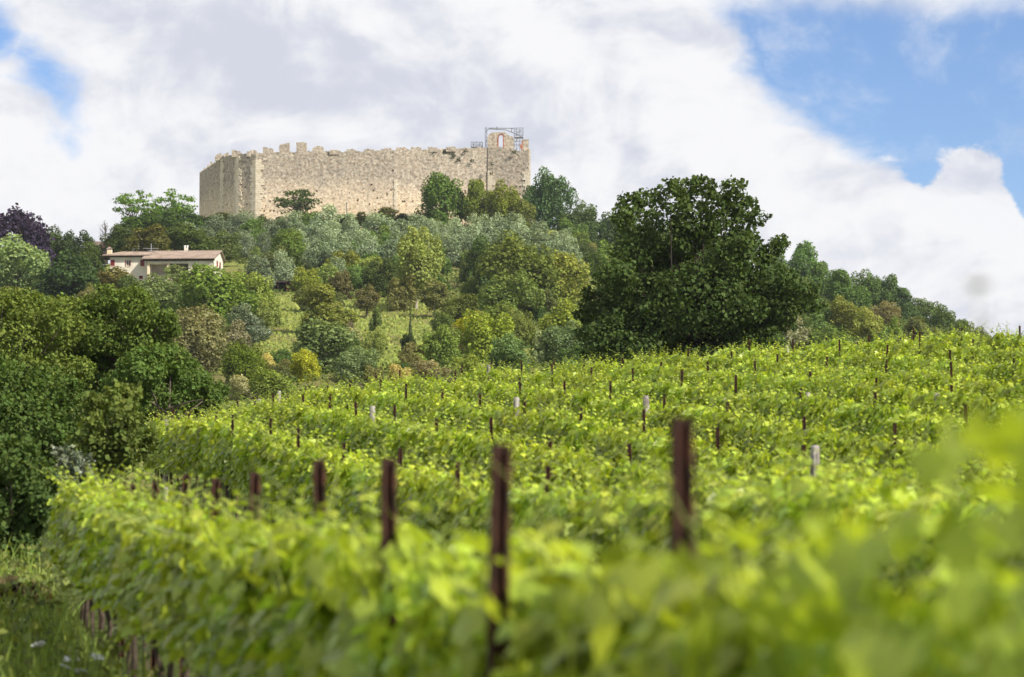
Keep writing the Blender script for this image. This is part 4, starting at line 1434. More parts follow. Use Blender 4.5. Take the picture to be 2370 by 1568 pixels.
def meadow_grass():
    rg = np.random.default_rng(8)
    P = []
    for _ in range(9000):
        px, py = rg.uniform(560, 1110), rg.uniform(690, 860)
        P.append((px, py))
    pts = []
    for px, py in P[::1]:
        u = (px - 1185) * K
        # invert along the smooth part of the slope
        lo, hi = 150.0, 420.0
        for _ in range(14):
            m = (lo + hi) / 2
            q = at(px, py, m)
            if q.z > gz(q.x, q.y):
                lo = m
            else:
                hi = m
        pts.append((q.x, q.y, gz(q.x, q.y)))
    P = np.array(pts)
    n = len(P)
    N = np.stack([rg.normal(size=n), -1 + .4 * rg.normal(size=n), .3 * np.ones(n)], -1)
    B = np.stack([.25 * rg.normal(size=n), .25 * rg.normal(size=n), np.ones(n)], -1)
    S = rg.uniform(.2, .5, n)
    V, F = cards(P, N, B, S, RHOMB_V * np.array([1.1, 1, 1]), RHOMB_F)
    o = put('meadow_grass', npmesh('meadow_grass', V, F, M_GRASS, np.repeat(rg.random(n) * .6, 4)), color=(0.21, 0.265, 0.065, 1))
    tag(o, 'tall yellowish meadow grass in the clearing on the slope', 'grass', kind='stuff')


meadow_grass()


# ------------------------------------------------------------------ trees with crowns of their own
def shaped_tree(name, label, D, lobes, n, size, color, base, seed, cat='tree', mat=None, depth=1.0, trunk=True, limbs=True, spread=2.5, r0=0.25, ragged=4, bark=None, **kw):
    """lobes: (px, py, rx, ry) as seen at distance D; each gets its own real depth"""
    rg = np.random.default_rng(seed)
    s = D * K
    bp = at(base[0], base[1], D)
    bp.z = gz(bp.x, bp.y) if base[1] is not None and base[2] else bp.z
    t = thing(name, bp, label, cat)
    L = []
    for px, py, rx, ry in lobes:
        c = at(px, py, D) - bp
        c.y = rg.uniform(-spread, spread)
        L.append((tuple(c), (rx * s, (rx + ry) / 2 * s * depth, ry * s)))
    base_L = list(L)
    if ragged:
        for c, q in base_L:
            for _ in range(ragged):
                d = unit(rg.normal(size=3))
                f = rg.uniform(.22, .42)
                L.append((tuple(np.array(c) + d * np.array(q) * rg.uniform(.85, 1.12)), tuple(np.array(q) * f)))
    P, N, B, S = lobe_leaves(L, n, size, rg, **kw)
    V, F = cards(P, N, B, S, RHOMB_V, RHOMB_F)
    L = base_L
    zr = P[:, 2]
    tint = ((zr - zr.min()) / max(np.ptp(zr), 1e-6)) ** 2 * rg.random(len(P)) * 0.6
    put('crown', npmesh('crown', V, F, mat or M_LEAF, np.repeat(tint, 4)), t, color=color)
    if trunk:
        zc = min(l[0][2] for l in L)
        top = np.mean([l[0] for l in L], axis=0)
        mb = MB()
        f = (top[0] * .35, top[1] * .3, max(zc * .9, top[2] * .35))
        mb.tube([(0, 0, -.6), (f[0] * .4, f[1] * .4, f[2] * .5), f, tuple(Vector(f).lerp(Vector(top), .55))], [r0 * 1.3, r0, r0 * .85, r0 * .3], 9)
        mb.build('trunk', bark or M_BARK, t, True)
        if limbs:
            for c, q in L:
                c = Vector(c)
                st = Vector(f).lerp(Vector(top), min(.85, max(0, rg.uniform(0, .7))))
                mid = st.lerp(c, .5) + Vector(rg.normal(0, .25, 3)) * (c - st).length * .25
                mb = MB()
                mb.tube([st, mid, c], [r0 * .42, r0 * .27, r0 * .08], 6, False)
                mb.build('limb', bark or M_BARK, t)
    return t


# the big tree beyond the vineyard crest, cloud shade put into its dark leaf colour
oak = [(1462, 468, 34, 30), (1440, 500, 26, 24), (1500, 448, 32, 24), (1545, 470, 40, 34), (1590, 440, 26, 24), (1625, 436, 34, 24), (1660, 470, 40, 34), (1690, 446, 30, 24), (1725, 478, 36, 30),
       (1752, 505, 26, 20), (1480, 530, 52, 42), (1540, 540, 60, 50), (1610, 520, 60, 46), (1680, 530, 56, 44), (1730, 545, 40, 32), (1450, 590, 46, 40), (1520, 610, 70, 52), (1600, 600, 74, 56), (1680, 605, 64, 50),
       (1748, 600, 44, 36), (1795, 572, 28, 20), (1818, 552, 18, 16), (1775, 590, 28, 18), (1420, 650, 48, 42), (1480, 680, 66, 52), (1560, 680, 74, 56), (1640, 680, 70, 54), (1720, 670, 60, 46), (1785, 655, 52, 40), (1840, 680, 46, 28),
       (1880, 704, 34, 20), (1385, 705, 42, 34), (1360, 718, 26, 22), (1440, 740, 60, 44), (1520, 760, 70, 48), (1600, 780, 60, 44), (1640, 730, 44, 34), (1740, 735, 56, 44), (1800, 730, 44, 30), (1395, 780, 44, 36), (1440, 810, 56, 34), (1530, 825, 60, 30),
       (1610, 830, 50, 26), (1700, 805, 56, 34), (1765, 790, 44, 30), (1370, 815, 30, 24)]
oak += [(1620, 700, 120, 84), (1500, 720, 90, 66), (1740, 700, 80, 66), (1420, 770, 64, 50), (1560, 810, 110, 46), (1455, 815, 70, 36)]
shaped_tree('oak_tree', 'big dark green oak standing beyond the crest of the vineyard', 110, oak, 62000, 0.16, (0.062, 0.098, 0.024, 1), (1610, 900, True), 4, spread=2.2, r0=0.12, shell=0.40, hollow=0.45, rough=0.8, up=.15, bark=M_DARKWOOD)

# feathery bright pair left of the castle
def feathery(cx, cy, w, h, n, seed):
    rg = np.random.default_rng(seed)
    out = []
    for i in range(n):
        a = rg.uniform(0, 6.28)
        r = rg.random() ** .6
        x, y = r * math.cos(a), r * math.sin(a)
        if y > .35 and abs(x) > .75:
            continue
        out.append((cx + w * x, cy + h * y, rg.uniform(9, 19), rg.uniform(2.5, 4.5)))
    return out


for cx, cy, w, h, sd, lb in ((312, 486, 48, 44, 1, 'feathery light green tree above the farmhouse, the one farther from the castle'), (405, 482, 46, 44, 2, 'feathery light green tree standing closest to the left end of the castle')):
    shaped_tree('feathery_tree', lb, 535, feathery(cx, cy, w, h, 46, sd) + [(cx, cy + 30, 18, 10)], 2300, 0.46, lin(104, 136, 54), (cx + 4, cy + 78, True), 30 + sd, spread=3, r0=.2, shell=.2, hollow=0.1, rough=.5, up=.6, ragged=0)
# umbrella tree before the wall
shaped_tree('spreading_tree', 'small dark spreading tree with open branches against the castle wall', 543, feathery(684, 468, 46, 30, 50, 6), 1900, 0.42, lin(74, 92, 46), (684, 520, True), 36, spread=2.5, r0=.2, shell=.2, hollow=.1, rough=.8, ragged=0)
# purple beech
rgp = np.random.default_rng(9)
pl = [(40 + 72 * math.cos(a) * r, 562 + 70 * math.sin(a) * r * (1 if math.sin(a) > 0 else .95), rgp.uniform(9, 16), rgp.uniform(13, 22)) for a, r in zip(rgp.uniform(0, 6.28, 70), rgp.random(70) ** .5)]
shaped_tree('purple_beech', 'dark purple leaved tree with feathery top on the skyline', 450, pl + [(110, 610, 40, 26), (150, 618, 26, 18), (70, 600, 60, 40)], 6500, 0.6, lin(58, 48, 72), (45, 660, True), 38, spread=5, r0=.35, shell=.25, hollow=.2, rough=.9)


# bare trees
def bare_tree(px, py, D, h_px, w_px, label, seed, mat=M_BARK, n=14):
    rg = np.random.default_rng(seed)
    b = at(px, py, D)
    b.z = min(b.z, gz(b.x, b.y)) if False else b.z
    s = D * K
    t = thing('bare_tree', b, label, 'tree')
    H = h_px * s
    mb = MB(); mb.tube([(0, 0, -2), (.1, 0, H * .4), (.2, .1, H * .9)], [.10, .07, .02], 6); mb.build('trunk', mat, t)
    for i in range(n):
        z = rg.uniform(.25, .8) * H
        a = rg.uniform(0, 6.28)
        e = Vector((math.cos(a) * w_px * s * rg.uniform(.5, 1), math.sin(a) * w_px * s * .8, z + H * rg.uniform(.1, .35)))
        m = Vector((e.x * .4, e.y * .4, z + (e.z - z) * .35))
        mb = MB(); mb.tube([(0.1, 0, z), m, e], [.07, .05, .02], 4, False)
        for k in range(4):
            q = m.lerp(e, rg.uniform(.1, .9))
            mb.tube([q, q + Vector(rg.normal(0, .5, 3)) + Vector((0, 0, .5))], [.03, .012], 3, False)
        mb.build('limb', mat, t)


bare_tree(243, 572, 515, 60, 14, 'thin leafless grey tree on the skyline beside the outbuilding', 3)

# the near trees along the left edge of the vineyard
shaped_tree('hedgerow_oak', 'dense yellow-green oak at the left edge above the vineyard', 70, [(20, 740, 70, 50), (95, 730, 60, 44), (150, 760, 50, 44), (40, 800, 80, 60), (120, 820, 70, 56), (60, 880, 90, 60), (-60, 780, 70, 70), (-60, 880, 80, 80), (10, 700, 40, 26), (60, 690, 34, 22), (130, 700, 34, 24), (-30, 700, 44, 36), (150, 880, 70, 60), (50, 960, 110, 60)],
            30000, 0.085, (0.132, 0.178, 0.035, 1), (30, 1130, True), 51, spread=1.2, r0=.2, shell=.4, hollow=.35, rough=.85)
shaped_tree('hedgerow_tree', 'dark green tree with a long branch reaching towards the vineyard', 71, [(200, 720, 46, 36), (250, 700, 50, 34), (300, 700, 50, 34), (340, 730, 50, 40), (230, 770, 60, 50), (300, 780, 64, 50), (360, 780, 46, 40), (398, 745, 24, 20), (410, 770, 18, 12), (265, 830, 60, 44), (300, 840, 60, 44), (215, 810, 50, 40), (250, 790, 50, 40), (330, 800, 50, 40), (270, 685, 40, 18), (320, 690, 30, 18), (385, 735, 20, 18), (200, 860, 60, 50), (345, 830, 40, 28)],
            28000, 0.085, (0.105, 0.155, 0.031, 1), (270, 1130, True), 52, spread=1.2, r0=.2, shell=.4, hollow=.35, rough=.85)
shaped_tree('hedgerow_tree', 'mid green bushy tree at the far left corner of the vineyard', 68, [(340, 860, 56, 44), (390, 830, 44, 36), (300, 900, 60, 50), (420, 880, 50, 44), (460, 890, 40, 30), (495, 905, 26, 20), (370, 930, 70, 50), (280, 960, 60, 50), (440, 930, 50, 34), (330, 990, 60, 44), (500, 925, 20, 14)],
            24000, 0.085, (0.095, 0.155, 0.034, 1), (380, 1130, True), 53, spread=1.2, r0=.08, shell=.4, hollow=.35, rough=.85)
shaped_tree('hedgerow_bush', 'dark ivy covered thicket below the yellow-green oak', 58, [(20, 900, 90, 60), (110, 900, 70, 50), (60, 980, 100, 70), (170, 960, 70, 60), (-40, 1000, 80, 80), (130, 1040, 80, 70), (230, 1020, 60, 60), (30, 1080, 90, 80), (190, 1100, 70, 60)],
            22000, 0.09, (0.072, 0.118, 0.026, 1), (80, 1250, True), 54, cat='bush', spread=1.0, r0=.1, shell=.4, hollow=.35, rough=.85)
shaped_tree('sapling_thicket', 'thin yellowing saplings beside the end of the vine rows', 46, [(215, 960, 40, 50), (260, 930, 40, 50), (300, 980, 40, 50), (230, 1020, 50, 50), (280, 1050, 50, 50), (330, 1020, 30, 40), (200, 1060, 40, 44)],
            4200, 0.10, (0.115, 0.155, 0.035, 1), (255, 1260, True), 55, cat='bush', spread=.8, r0=.05, shell=.1, hollow=.05, rough=1.0)
shaped_tree('berry_bush', 'dark bramble bush at the lower left corner with reddish specks', 37, [(0, 1060, 50, 50), (50, 1070, 50, 44), (90, 1110, 40, 44), (20, 1130, 60, 60), (70, 1180, 50, 60), (-30, 1190, 60, 80), (20, 1250, 60, 60), (60, 1270, 36, 40), (-40, 1080, 50, 60), (100, 1160, 30, 36)],
            12000, 0.075, (0.07, 0.115, 0.03, 1), (20, 1430, True), 56, cat='bush', spread=.6, r0=.04, shell=.35, hollow=.3, rough=.9)
shaped_tree('silver_shrub', 'small silvery leaved shrub behind the end of the nearest row', 39, [(150, 1060, 30, 34), (185, 1080, 30, 34), (170, 1120, 34, 34), (140, 1110, 24, 30), (200, 1120, 20, 26)],
            1500, 0.07, (0.12, 0.15, 0.10, 1), (170, 1300, True), 57, cat='bush', mat=M_OLIVE, spread=.3, r0=.03, shell=.1, hollow=.05, rough=1.0)
shaped_tree('dry_fern', 'brown withered fern clump on the grass verge', 30, [(30, 1360, 30, 20), (75, 1375, 30, 18), (110, 1400, 24, 16), (10, 1400, 26, 16)],
            900, 0.09, (0.12, 0.10, 0.05, 1), (60, 1470, True), 58, cat='plant', spread=.3, trunk=False, shell=.1, hollow=.05, rough=1.0)

# ------------------------------------------------------------------ vineyard
ROWDIR = Vector((-0.2425, 0.9701, 0))
ROWANG = math.atan2(ROWDIR.y, ROWDIR.x)
NORM = Vector((-0.9701, -0.2425, 0))        # towards the camera side of a row
ROW_K = [0.0] + [1.43 + i for i in range(10)]
ROW_WORD = ['nearest row'] + [nth(i + 2) + ' row back' for i in range(10)]


def row_point(k, y):
    x = 2.04 + 2.58 * k - 0.25 * y
    return Vector((x, y, gz(x, y)))


def left_edge(k):
    """distance at which a row ends at the left headland or past the crest"""
    return 29.3 if k == 0 else min(43.0 + 9.0 * k, 70.0)


def vine_protos(n=7):
    out = []
    rg = np.random.default_rng(77)
    for _ in range(n):
        m = 620
        x = rg.uniform(-.60, .60, m)
        z = .72 + 1.02 * rg.beta(1.7, 1.25, m)
        half = .30 * np.sqrt(np.clip(1 - ((z - 1.15) / .70) ** 2, .08, 1))
        side = np.where(rg.random(m) < .5, -1, 1)
        y = side * half * (.35 + .75 * rg.random(m))
        P = np.stack([x, y, z], -1)
        N = np.stack([.55 * rg.normal(size=m), side * .9 + .4 * rg.normal(size=m), .50 + .45 * rg.normal(size=m)], -1)
        B = np.stack([.6 * rg.normal(size=m), side * .5 + .3 * rg.normal(size=m), -.75 + .4 * rg.normal(size=m)], -1)
        S = rg.uniform(.085, .15, m)
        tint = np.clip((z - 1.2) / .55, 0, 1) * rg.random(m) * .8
        wood = MB()
        extra = []
        for j in range(13):
            sx = rg.uniform(-.58, .58)
            sy = rg.normal(0, .10)
            lean = np.array([rg.normal(0, .16), rg.normal(0, .16) + sy * .8])
            h1 = rg.uniform(1.68, 2.06)
            p0 = Vector((sx, sy, 1.45))
            p1 = Vector((sx + lean[0] * .5, sy + lean[1] * .5, (1.45 + h1) / 2 + .05))
            p2 = Vector((sx + lean[0] * 1.3, sy + lean[1] * 1.5, h1))
            wood.tube([p0, p1, p2], [.005, .004, .002], 4, False)
            for q in range(7):
                f = .25 + .75 * q / 6
                c = p0.lerp(p1, f * 2) if f < .5 else p1.lerp(p2, f * 2 - 1)
                a = rg.uniform(0, 6.28)
                extra.append((tuple(c), (math.cos(a) * .5, math.sin(a) * .5, .7), (math.cos(a), math.sin(a), .15 - .3 * (1 - f)), .105 * (1.05 - f * .72), .55 + .45 * f))
        for j in range(3):
            s_ = rg.choice([-1, 1])
            sx = rg.uniform(-.5, .5)
            pts = [Vector((sx, .22 * s_, 1.3)), Vector((sx + .06, .38 * s_, 1.28)), Vector((sx + rg.normal(0, .12), .50 * s_, rg.uniform(.95, 1.2)))]
            wood.tube(pts, [.005, .004, .002], 4, False)
            for q in range(5):
                c = pts[0].lerp(pts[2], .3 + .17 * q)
                extra.append((tuple(c + Vector((0, .03 * s_, 0))), (0.3 * rg.normal(), s_ * .8, .6), (.5 * rg.normal(), s_ * .3, -.8), .09 * (1 - q * .1), .5))
        P = np.concatenate([P, [e[0] for e in extra]])
        N = np.concatenate([N, [e[1] for e in extra]])
        B = np.concatenate([B, [e[2] for e in extra]])
        S = np.concatenate([S, [e[3] for e in extra]])
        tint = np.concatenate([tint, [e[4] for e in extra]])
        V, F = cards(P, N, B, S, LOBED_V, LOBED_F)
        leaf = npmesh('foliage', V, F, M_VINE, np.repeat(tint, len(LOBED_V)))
        # thinner foliage for the vines whose outer leaves are separate
        keep = rg.random(len(P)) < .72
        V2, F2 = cards(P[keep], N[keep], B[keep], S[keep], LOBED_V, LOBED_F)
        leaf2 = npmesh('foliage', V2, F2, M_VINE, np.repeat(tint[keep], len(LOBED_V)))
        mb = MB()
        k = rg.normal(0, .03, 4)
        mb.tube([(0, 0, -.15), (k[0], k[1], .3), (k[2], k[3], .6), (k[0] * .5, 0, .86)], [.032, .026, .024, .03], 7)
        mb.tube([(k[0] * .5, 0, .84), (.25, .01, .9), (.58, 0, .9)], [.022, .016, .01], 6)
        mb.tube([(k[0] * .5, 0, .84), (-.25, -.01, .9), (-.58, 0, .9)], [.022, .016, .01], 6)
        out.append((leaf, leaf2, mb.mesh('trunk', M_VINEWOOD, True), wood.mesh('shoots', M_SHOOT)))
    return out


VINES = vine_protos()
LEAF_MESH = []
for i in range(3):
    v = LOBED_V.copy()
    v[:, 2] += (.10, -.05, .16)[i] * v[:, 0] ** 2 + (.12, .2, -.1)[i] * (v[:, 1] - .4) ** 2
    LEAF_MESH.append(npmesh('leaf', v, LOBED_F, M_VINE, np.full(len(v), .15 + .25 * i)))
VINE_COL = (0.305, 0.385, 0.047, 1)


def plant_vine(k, y, label, group, singles=0):
    p = row_point(k, y)
    flip = math.pi if rng.random() < .5 else 0
    t = thing('grape_vine', p, label, 'grape vine', group, (0, 0, ROWANG + flip))
    leaf, leaf2, trunk, shoots = VINES[rng.integers(len(VINES))]
    j = rng.uniform(.86, 1.14)
    c = (VINE_COL[0] * j * rng.uniform(.94, 1.06), VINE_COL[1] * j, VINE_COL[2] * j, 1)
    sc = (1.0, rng.uniform(.9, 1.15), rng.uniform(.95, 1.04) * (np.interp(y, [3.2, 4.4, 5.0, 8, 12, 18, 24], [.84, .94, .86, .86, .89, .92, .92]) if k == 0 else 1.0))
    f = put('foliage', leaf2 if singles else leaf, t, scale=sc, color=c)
    if singles:
        f['kind'] = 'stuff'
    put('trunk', trunk, t)
    put('shoots', shoots, t, scale=sc)['kind'] = 'stuff'
    sgn = -1 if flip else 1
    for i in range(singles):
        z = rng.uniform(.95, np.interp(y, [4.5, 5.1], [1.88, 1.60]))
        yy = sgn * rng.uniform(.12, .36) * (1.0 if z < 1.5 else .6)
        o = put('leaf', LEAF_MESH[i % 3], t, (rng.uniform(-.6, .6), yy, z), (rng.uniform(-.3, 1.0) * -sgn - .3, rng.uniform(-.5, .5), rng.uniform(-1.0, 1.0) + (0 if sgn < 0 else math.pi) + math.pi), None, c)
        o.scale = (rng.uniform(.09, .15),) * 3
        o.rotation_euler = (R(rng.uniform(-150, -60)) if True else 0, 0, (math.pi if sgn > 0 else 0) + math.pi + rng.uniform(-.8, .8))
    return t


N_VINES = 0
POST_Y0 = [3.12 * 2.035 + i * 1.955 for i in range(12)]      # stakes of the nearest row


def plant_rows():
    global N_VINES
    # nearest row: two vines to each interval between stakes
    ys = []
    for i in range(-2, 12):
        y = POST_Y0[0] + i * 1.955
        for half, q in (('nearer', .27), ('farther', .77)):
            yy = y + q * 1.955
            if yy < 29.2:
                if i == -2:
                    lb = f'blurred grape vine at the very bottom right corner, {half} one'
                elif i == -1:
                    lb = f'blurred bright grape vine nearer than the tallest rusty stake, {half} one'
                elif i == 11:
                    lb = f'grape vine at the far left end of the nearest row, {half} one'
                else:
                    lb = f'{half} of the two vines past the {nth(i + 1)} rusty stake of the nearest row'
                plant_vine(0.0, yy, lb, 'grape vines of the nearest row', 150 if yy < 5.3 else (90 if yy < 15 else (45 if yy < 22 else 0)))
                N_VINES += 1
    for r, k in enumerate(ROW_K[1:], 1):
        y_near = max(4.4 + 5.6 * k - 2.0, 6)
        y_end = left_edge(k)
        y = y_near
        while y < y_end:
            plant_vine(k, y, f'leafy grape vine in the {ROW_WORD[r]} of the vineyard', f'grape vines of the {ROW_WORD[r]}')
            N_VINES += 1
            y += 1.13


plant_rows()
print('vines', N_VINES)


def steel_stake_mesh():
    """roll-formed vineyard stake: open channel with notched hooks on its lips"""
    w, d, t = .026, .019, .0035
    H = 2.52
    prof = [(-w, -d), (-w, d), (w, d), (w, -d), (w - .012, -d), (w - .012, -d + t), (w - t, -d + t), (w - t, d - t), (-w + t, d - t), (-w + t, -d + t), (-w + .012, -d + t), (-w + .012, -d)]
    mb = MB()
    n = len(prof)
    mb.add([(x, y, -.6) for x, y in prof] + [(x, y, H - .6) for x, y in prof],
           [(i, (i + 1) % n, (i + 1) % n + n, i + n) for i in range(n)] + [(n + 0, n + 1, n + 8, n + 9), (n + 1, n + 2, n + 7, n + 8), (n + 2, n + 3, n + 6, n + 7), (n + 9, n + 10, n + 11, n + 0), (n + 3, n + 4, n + 5, n + 6)])
    for z in np.arange(.5, 1.85, .12):
        for s in (-1, 1):
            mb.box(s * w, s * (w + .008), -.006, .006, z, z + .03)
    return mb.mesh('vineyard_stake', M_RUST)


STAKE = steel_stake_mesh()


def wood_post_mesh(seed):
    rg = np.random.default_rng(seed)
    mb = MB()
    pts = [(0, 0, -.5), (.004, 0, .3), (-.004, .004, 1.0), (0, 0, 1.6), (.003, 0, 1.98), (.003, 0, 2.0)]
    mb.tube(pts, [.058, .056, .055, .053, .051, .043], 10)
    for a in range(5):
        t = a * 1.26 + rg.random()
        z0 = rg.uniform(.6, 1.2)
        mb.tube([(.052 * math.cos(t), .052 * math.sin(t), z0), (.05 * math.cos(t), .05 * math.sin(t), 1.94)], [.008, .007], 4, False)
    mb.tube([(.06 * math.cos(a), .06 * math.sin(a), 1.62) for a in np.linspace(0, 6.28, 11)], .004, 4, False)
    return mb.mesh('wooden_post', M_GREYWOOD)


POST = [wood_post_mesh(i) for i in range(3)]


def stake(p, h, label, group, lean=(0, 0), rz=0.3):
    """p on the ground; h: how high its top stands above the ground"""
    # the lean turns about the top, so that the head stays where it is seen
    o = put('vineyard_stake', STAKE, None, (p.x - 1.92 * math.sin(lean[1]), p.y + 1.92 * math.sin(lean[0]), p.z + h - 1.92), (lean[0], lean[1], rz))
    tag(o, label, 'stake', group)
    return o


def stakes():
    # nearest row: measured tops
    tops = [(1580, 966), (1163, 1027), (906, 1060), (735, 1064), (597, 1092), (508, 1074), (430, 1068), (362, 1085), (310, 1096), (285, 1092), (240, 1104), (214, 1108)]
    for i, (px, py) in enumerate(tops):
        y = POST_Y0[i]
        p = row_point(0, y)
        q = at(px, py, y)
        off = (.0, .275, .21, .10, .02, -.14, -.14)[min(i, 6)]
        q = at(px, py, y)
        d_ = NORM * off
        yy = (y * (2.04 + NORM.x * off) / 2.04) if False else y
        u_ = (px - 1185) * K
        # point of the view line that stands off from the row by that much
        yy = (2.04 + d_.x + .25 * d_.y) / (u_ + .25)
        q = at(px, py, yy)
        gp = Vector((q.x, q.y, gz(q.x, q.y)))
        stake(gp, q.z - gp.z - (.10 if i > 4 else 0), f'blurred rusty steel stake, {nth(i + 1)} from the right in the nearest row', 'rusty stakes of the nearest row', (R(random.uniform(-1.5, 1.5)), R(random.uniform(-1.5, 1.5)) + (R(1.2) if i == 1 else 0)), random.uniform(.1, .5))
    rg = np.random.default_rng(15)
    for r, k in enumerate(ROW_K[1:], 1):
        y0, y1 = max(4.4 + 5.6 * k - 1.0, 9), left_edge(k)
        ys = np.arange(y1 - rg.uniform(.4, 2.0), y0, -3.3)[::-1]
        pts = []
        for y in ys:
            p = row_point(k, y)
            u = p.x / p.y
            if u > .235 or (y < 25 and u > .03):
                continue
            pts.append(p)
        for i, p in enumerate(pts):
            p.x += rg.normal(0, .04) - .10
            p.z = gz(p.x, p.y)
            stake(p, rg.uniform(1.86, 2.06), f'slim rusty steel stake, {nth(i + 1)} from the near end of the {ROW_WORD[r]}', f'rusty stakes of the {ROW_WORD[r]}', (R(rg.normal(0, 1.5)), R(rg.normal(0, 1.5))), rg.uniform(0, .6)).scale = (.8, .8, 1)
    # grey wooden posts: tops as seen, distance, lean
    wp = [(385, 970, 53.0, 0, 'at the left end of the second row, near the saplings'), (985, 1006, 37.9, 0, 'tall and fully exposed in the middle distance'), (1890, 1031, 28.2, 1, 'thick and dark stained at the right, in front of a shaded row'),
          (835, 940, 43.3, -3, 'left of the exposed tall post, half buried in leaves'), (1178, 920, 42.9, -2, 'in the middle of the field above the central rusty stake'), (1495, 916, 43.5, -3, 'just left of the tallest rusty stake, higher up'),
          (1802, 905, 43.9, -9, 'leaning left in the middle of the right half'), (2140, 909, 43.6, -9, 'leaning left near the right edge, the longest leaning one'),
          (1131, 845, 66, 0, 'on the crest below the yellow flowering tree'), (1364, 838, 66.5, 0, 'on the crest at the left foot of the big oak'), (1833, 800, 67, 2, 'on the crest right of the big oak'),
          (2062, 785, 67, 2, 'on the crest under the shoulder wood'), (2310, 772, 67, 0, 'on the crest close to the right edge against the sky'), (646, 905, 66, 0, 'small at the far left end of the crest'), (575, 920, 62, -10, 'tiny tilted one at the left headland'), (208, 977, 52, -6, 'short pale one before the left thicket')]
    for i, (px, py, y, lean, lb) in enumerate(wp):
        q = at(px, py, y)
        z = gz(q.x, q.y)
        o = put('wooden_post', POST[i % 3], None, (q.x, q.y, q.z - 2.0), (R(lean * .3), R(lean), rng.uniform(0, 6)))
        if lean:
            a = R(lean)
            o.location.x -= 2.0 * math.sin(a)
        tag(o, 'grey wooden post ' + lb, 'post', 'grey wooden posts of the vineyard')


stakes()


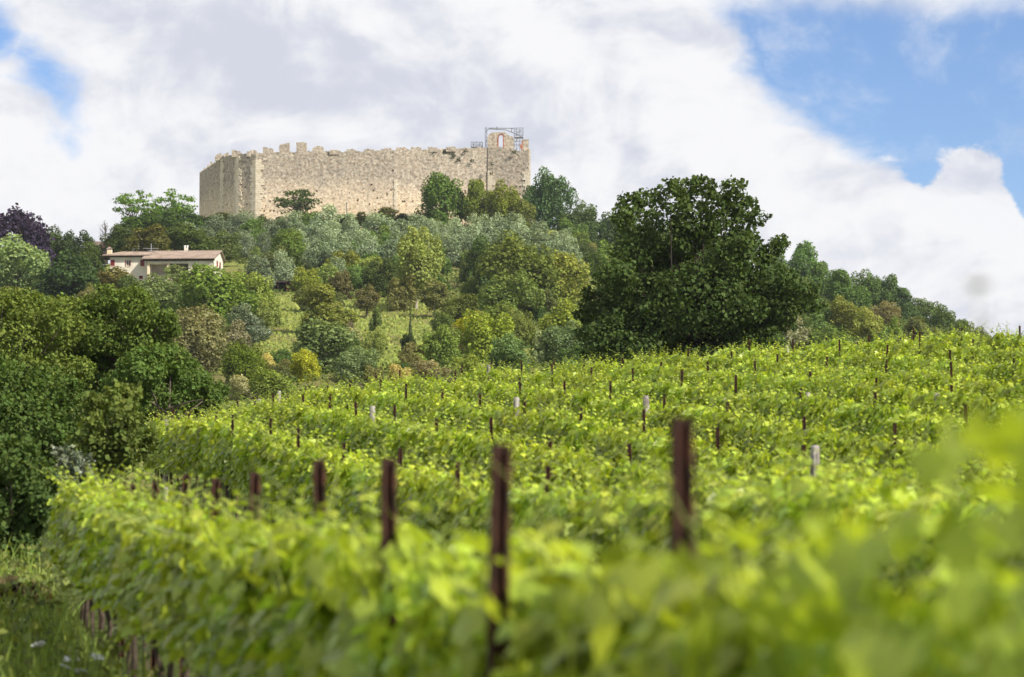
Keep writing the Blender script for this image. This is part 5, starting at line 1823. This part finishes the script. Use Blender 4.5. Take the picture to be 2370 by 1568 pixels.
# ------------------------------------------------------------------ verge: grass and flowers in the lower left corner
def verge():
    rg = np.random.default_rng(31)
    n = 44000
    y = rg.uniform(17, 42, n)
    x = rg.uniform(-15.0, 0.6, n)
    edge = 2.04 - .25 * y - .1
    keep = (x < edge) & (x > -.23 * y - 5)
    x, y = x[keep], y[keep]
    n = len(x)
    P = np.stack([x, y, ground_z(x, y)], -1)
    N = np.stack([rg.normal(size=n), rg.normal(size=n) - .4, .25 * rg.random(n)], -1)
    B = np.stack([.35 * rg.normal(size=n), .35 * rg.normal(size=n), np.ones(n)], -1)
    S = rg.gamma(4.0, .058, n).clip(.10, .6)
    blade = np.array([[-.022, 0, 0], [.022, 0, 0], [.018, .55, .06], [-.018, .55, .06], [0, 1.0, .24]])
    F = np.array([[0, 1, 2, 3], [3, 2, 4, 4]])
    V, FF = cards(P, N, B, S, blade, np.array([[0, 1, 2], [0, 2, 3], [3, 2, 4]]))
    o = put('verge_grass', npmesh('verge_grass', V, FF, M_GRASS, np.repeat(rg.random(n) * .5, 5)), color=(0.20, 0.275, 0.065, 1))
    tag(o, 'long green grass of the verge beside the nearest row', 'grass', kind='stuff')
    m = 1500
    wy = rg.uniform(18, 36, m)
    wx = rg.uniform(-10.5, .6, m)
    kp = (wx < 2.04 - .25 * wy + .1) & (wx > -.23 * wy - 1) & (np.sin(wx * 2.1 + np.sin(wy * 1.3)) * np.sin(wy * 1.1) > -.1)
    wx, wy = wx[kp], wy[kp]
    cl = np.repeat(np.stack([wx, wy, ground_z(wx, wy)], -1), 7, 0)
    q = len(cl)
    P2 = cl + np.stack([.07 * rg.normal(size=q), .07 * rg.normal(size=q), rg.uniform(.05, .5, q)], -1)
    V2, F2 = cards(P2, np.stack([rg.normal(size=q), rg.normal(size=q) - .3, .8 + 0 * P2[:, 0]], -1), rg.normal(size=(q, 3)) + [0, 0, .2], rg.uniform(.05, .12, q), RHOMB_V, RHOMB_F)
    o = put('verge_weeds', npmesh('verge_weeds', V2, F2, M_GRASS, np.repeat(rg.random(q) * .9, 4)), color=(0.13, 0.165, 0.05, 1))
    tag(o, 'broad leaved weeds growing through the verge grass', 'weeds', kind='stuff')
    # white umbels
    um = MB()
    for i in range(14):
        a = i * 2.4
        r = .012 * math.sqrt(i)
        c = Vector((r * math.cos(a), r * math.sin(a), .03 - r * r * 4))
        um.tube([c, c + Vector((0, 0, .008))], [.010, .007], 6)
    rays = MB()
    for i in range(10):
        a = i * .63
        rays.tube([(0, 0, -.02), (.03 * math.cos(a), .03 * math.sin(a), .024)], .0012, 3, False)
    um_me, ray_me = um.mesh('umbel', M_WHITE), rays.mesh('rays', M_SHOOT)
    for i, (px, py, lb) in enumerate(((165, 1532, 'white flower head, uppermost left of the cluster in the verge grass'), (222, 1528, 'white flower head, uppermost right of the cluster in the verge grass'), (150, 1552, 'white flower head, leftmost of the cluster in the verge grass'), (185, 1563, 'white flower head, lowest of the cluster in the verge grass'), (92, 1500, 'small white flower head alone in the verge grass'))):
        q = at(px, py, 21.5)
        z = gz(q.x, q.y)
        t = thing('wild_carrot', (q.x, q.y, z), lb, 'wildflower', 'white umbel flowers in the verge')
        mb = MB(); mb.tube([(.05, 0, 0), (.02, 0, (q.z - z) * .5), (0, 0, q.z - z)], [.004, .003, .002], 5); mb.build('stem', M_SHOOT, t)
        put('umbel', um_me, t, (0, 0, q.z - z), (R(25), 0, i), (1.5, 1.5, 1.2))
        put('rays', ray_me, t, (0, 0, q.z - z), None, (1.5, 1.5, 1.2))
    # tall dry weed right in front of the lens on the right
    q0 = at(2262, 1100, 3.4)
    t = thing('tall_weed', (q0.x, q0.y, gz(q0.x, q0.y)), 'very blurred tall dry seed head standing against the sky at right', 'weed')
    b = Vector((q0.x, q0.y, gz(q0.x, q0.y)))
    tip, tip2 = at(2262, 655, 3.4) - b, at(2275, 748, 3.4) - b
    mb = MB(); mb.tube([(0, 0, 0), (.004, 0, 1.0), tip], [.003, .0022, .001], 5)
    mb.tube([at(2256, 790, 3.4) - b, tip2], [.0015, .0012], 4); mb.build('stem', M_SHOOT, t)
    m2 = noise_mat('dry_seed', (0.10, 0.09, 0.05, 1), (0.2, 0.17, 0.1, 1), 40, .9)
    mb = MB()
    for i in range(12):
        a = rg.uniform(0, 6.28)
        mb.tube([tip + Vector((0, 0, -.01)), tip + Vector((.016 * math.cos(a) * 1.2, .014 * math.sin(a), rg.uniform(-.002, .006)))], [.0008, .0022], 5)
    mb.build('seed_head', m2, t)
    mb = MB()
    for i in range(6):
        a = rg.uniform(0, 6.28)
        mb.tube([tip2, tip2 + Vector((.012 * math.cos(a), .01 * math.sin(a), -.006 + .008 * math.cos(a)))], [.0008, .0022], 5)
    mb.build('side_seed_head', m2, t)


verge()


# ------------------------------------------------------------------ air
def haze():
    mb = MB()
    mb.box(-330, 330, -12, 760, -3.5, 96)
    m = bpy.data.materials.new('haze')
    m.use_nodes = True
    nt = NT(m.node_tree)
    nt.n.clear()
    out = nt.add('ShaderNodeOutputMaterial')
    v = nt.add('ShaderNodeVolumePrincipled')
    v.inputs['Color'].default_value = (0.86, 0.91, 1.0, 1)
    v.inputs['Density'].default_value = 0.00007
    v.inputs['Anisotropy'].default_value = 0.2
    nt.l.new(v.outputs[0], out.inputs['Volume'])
    o = mb.build('haze', m)
    tag(o, 'thin summer haze over the valley and hill', None, kind='stuff')


haze()
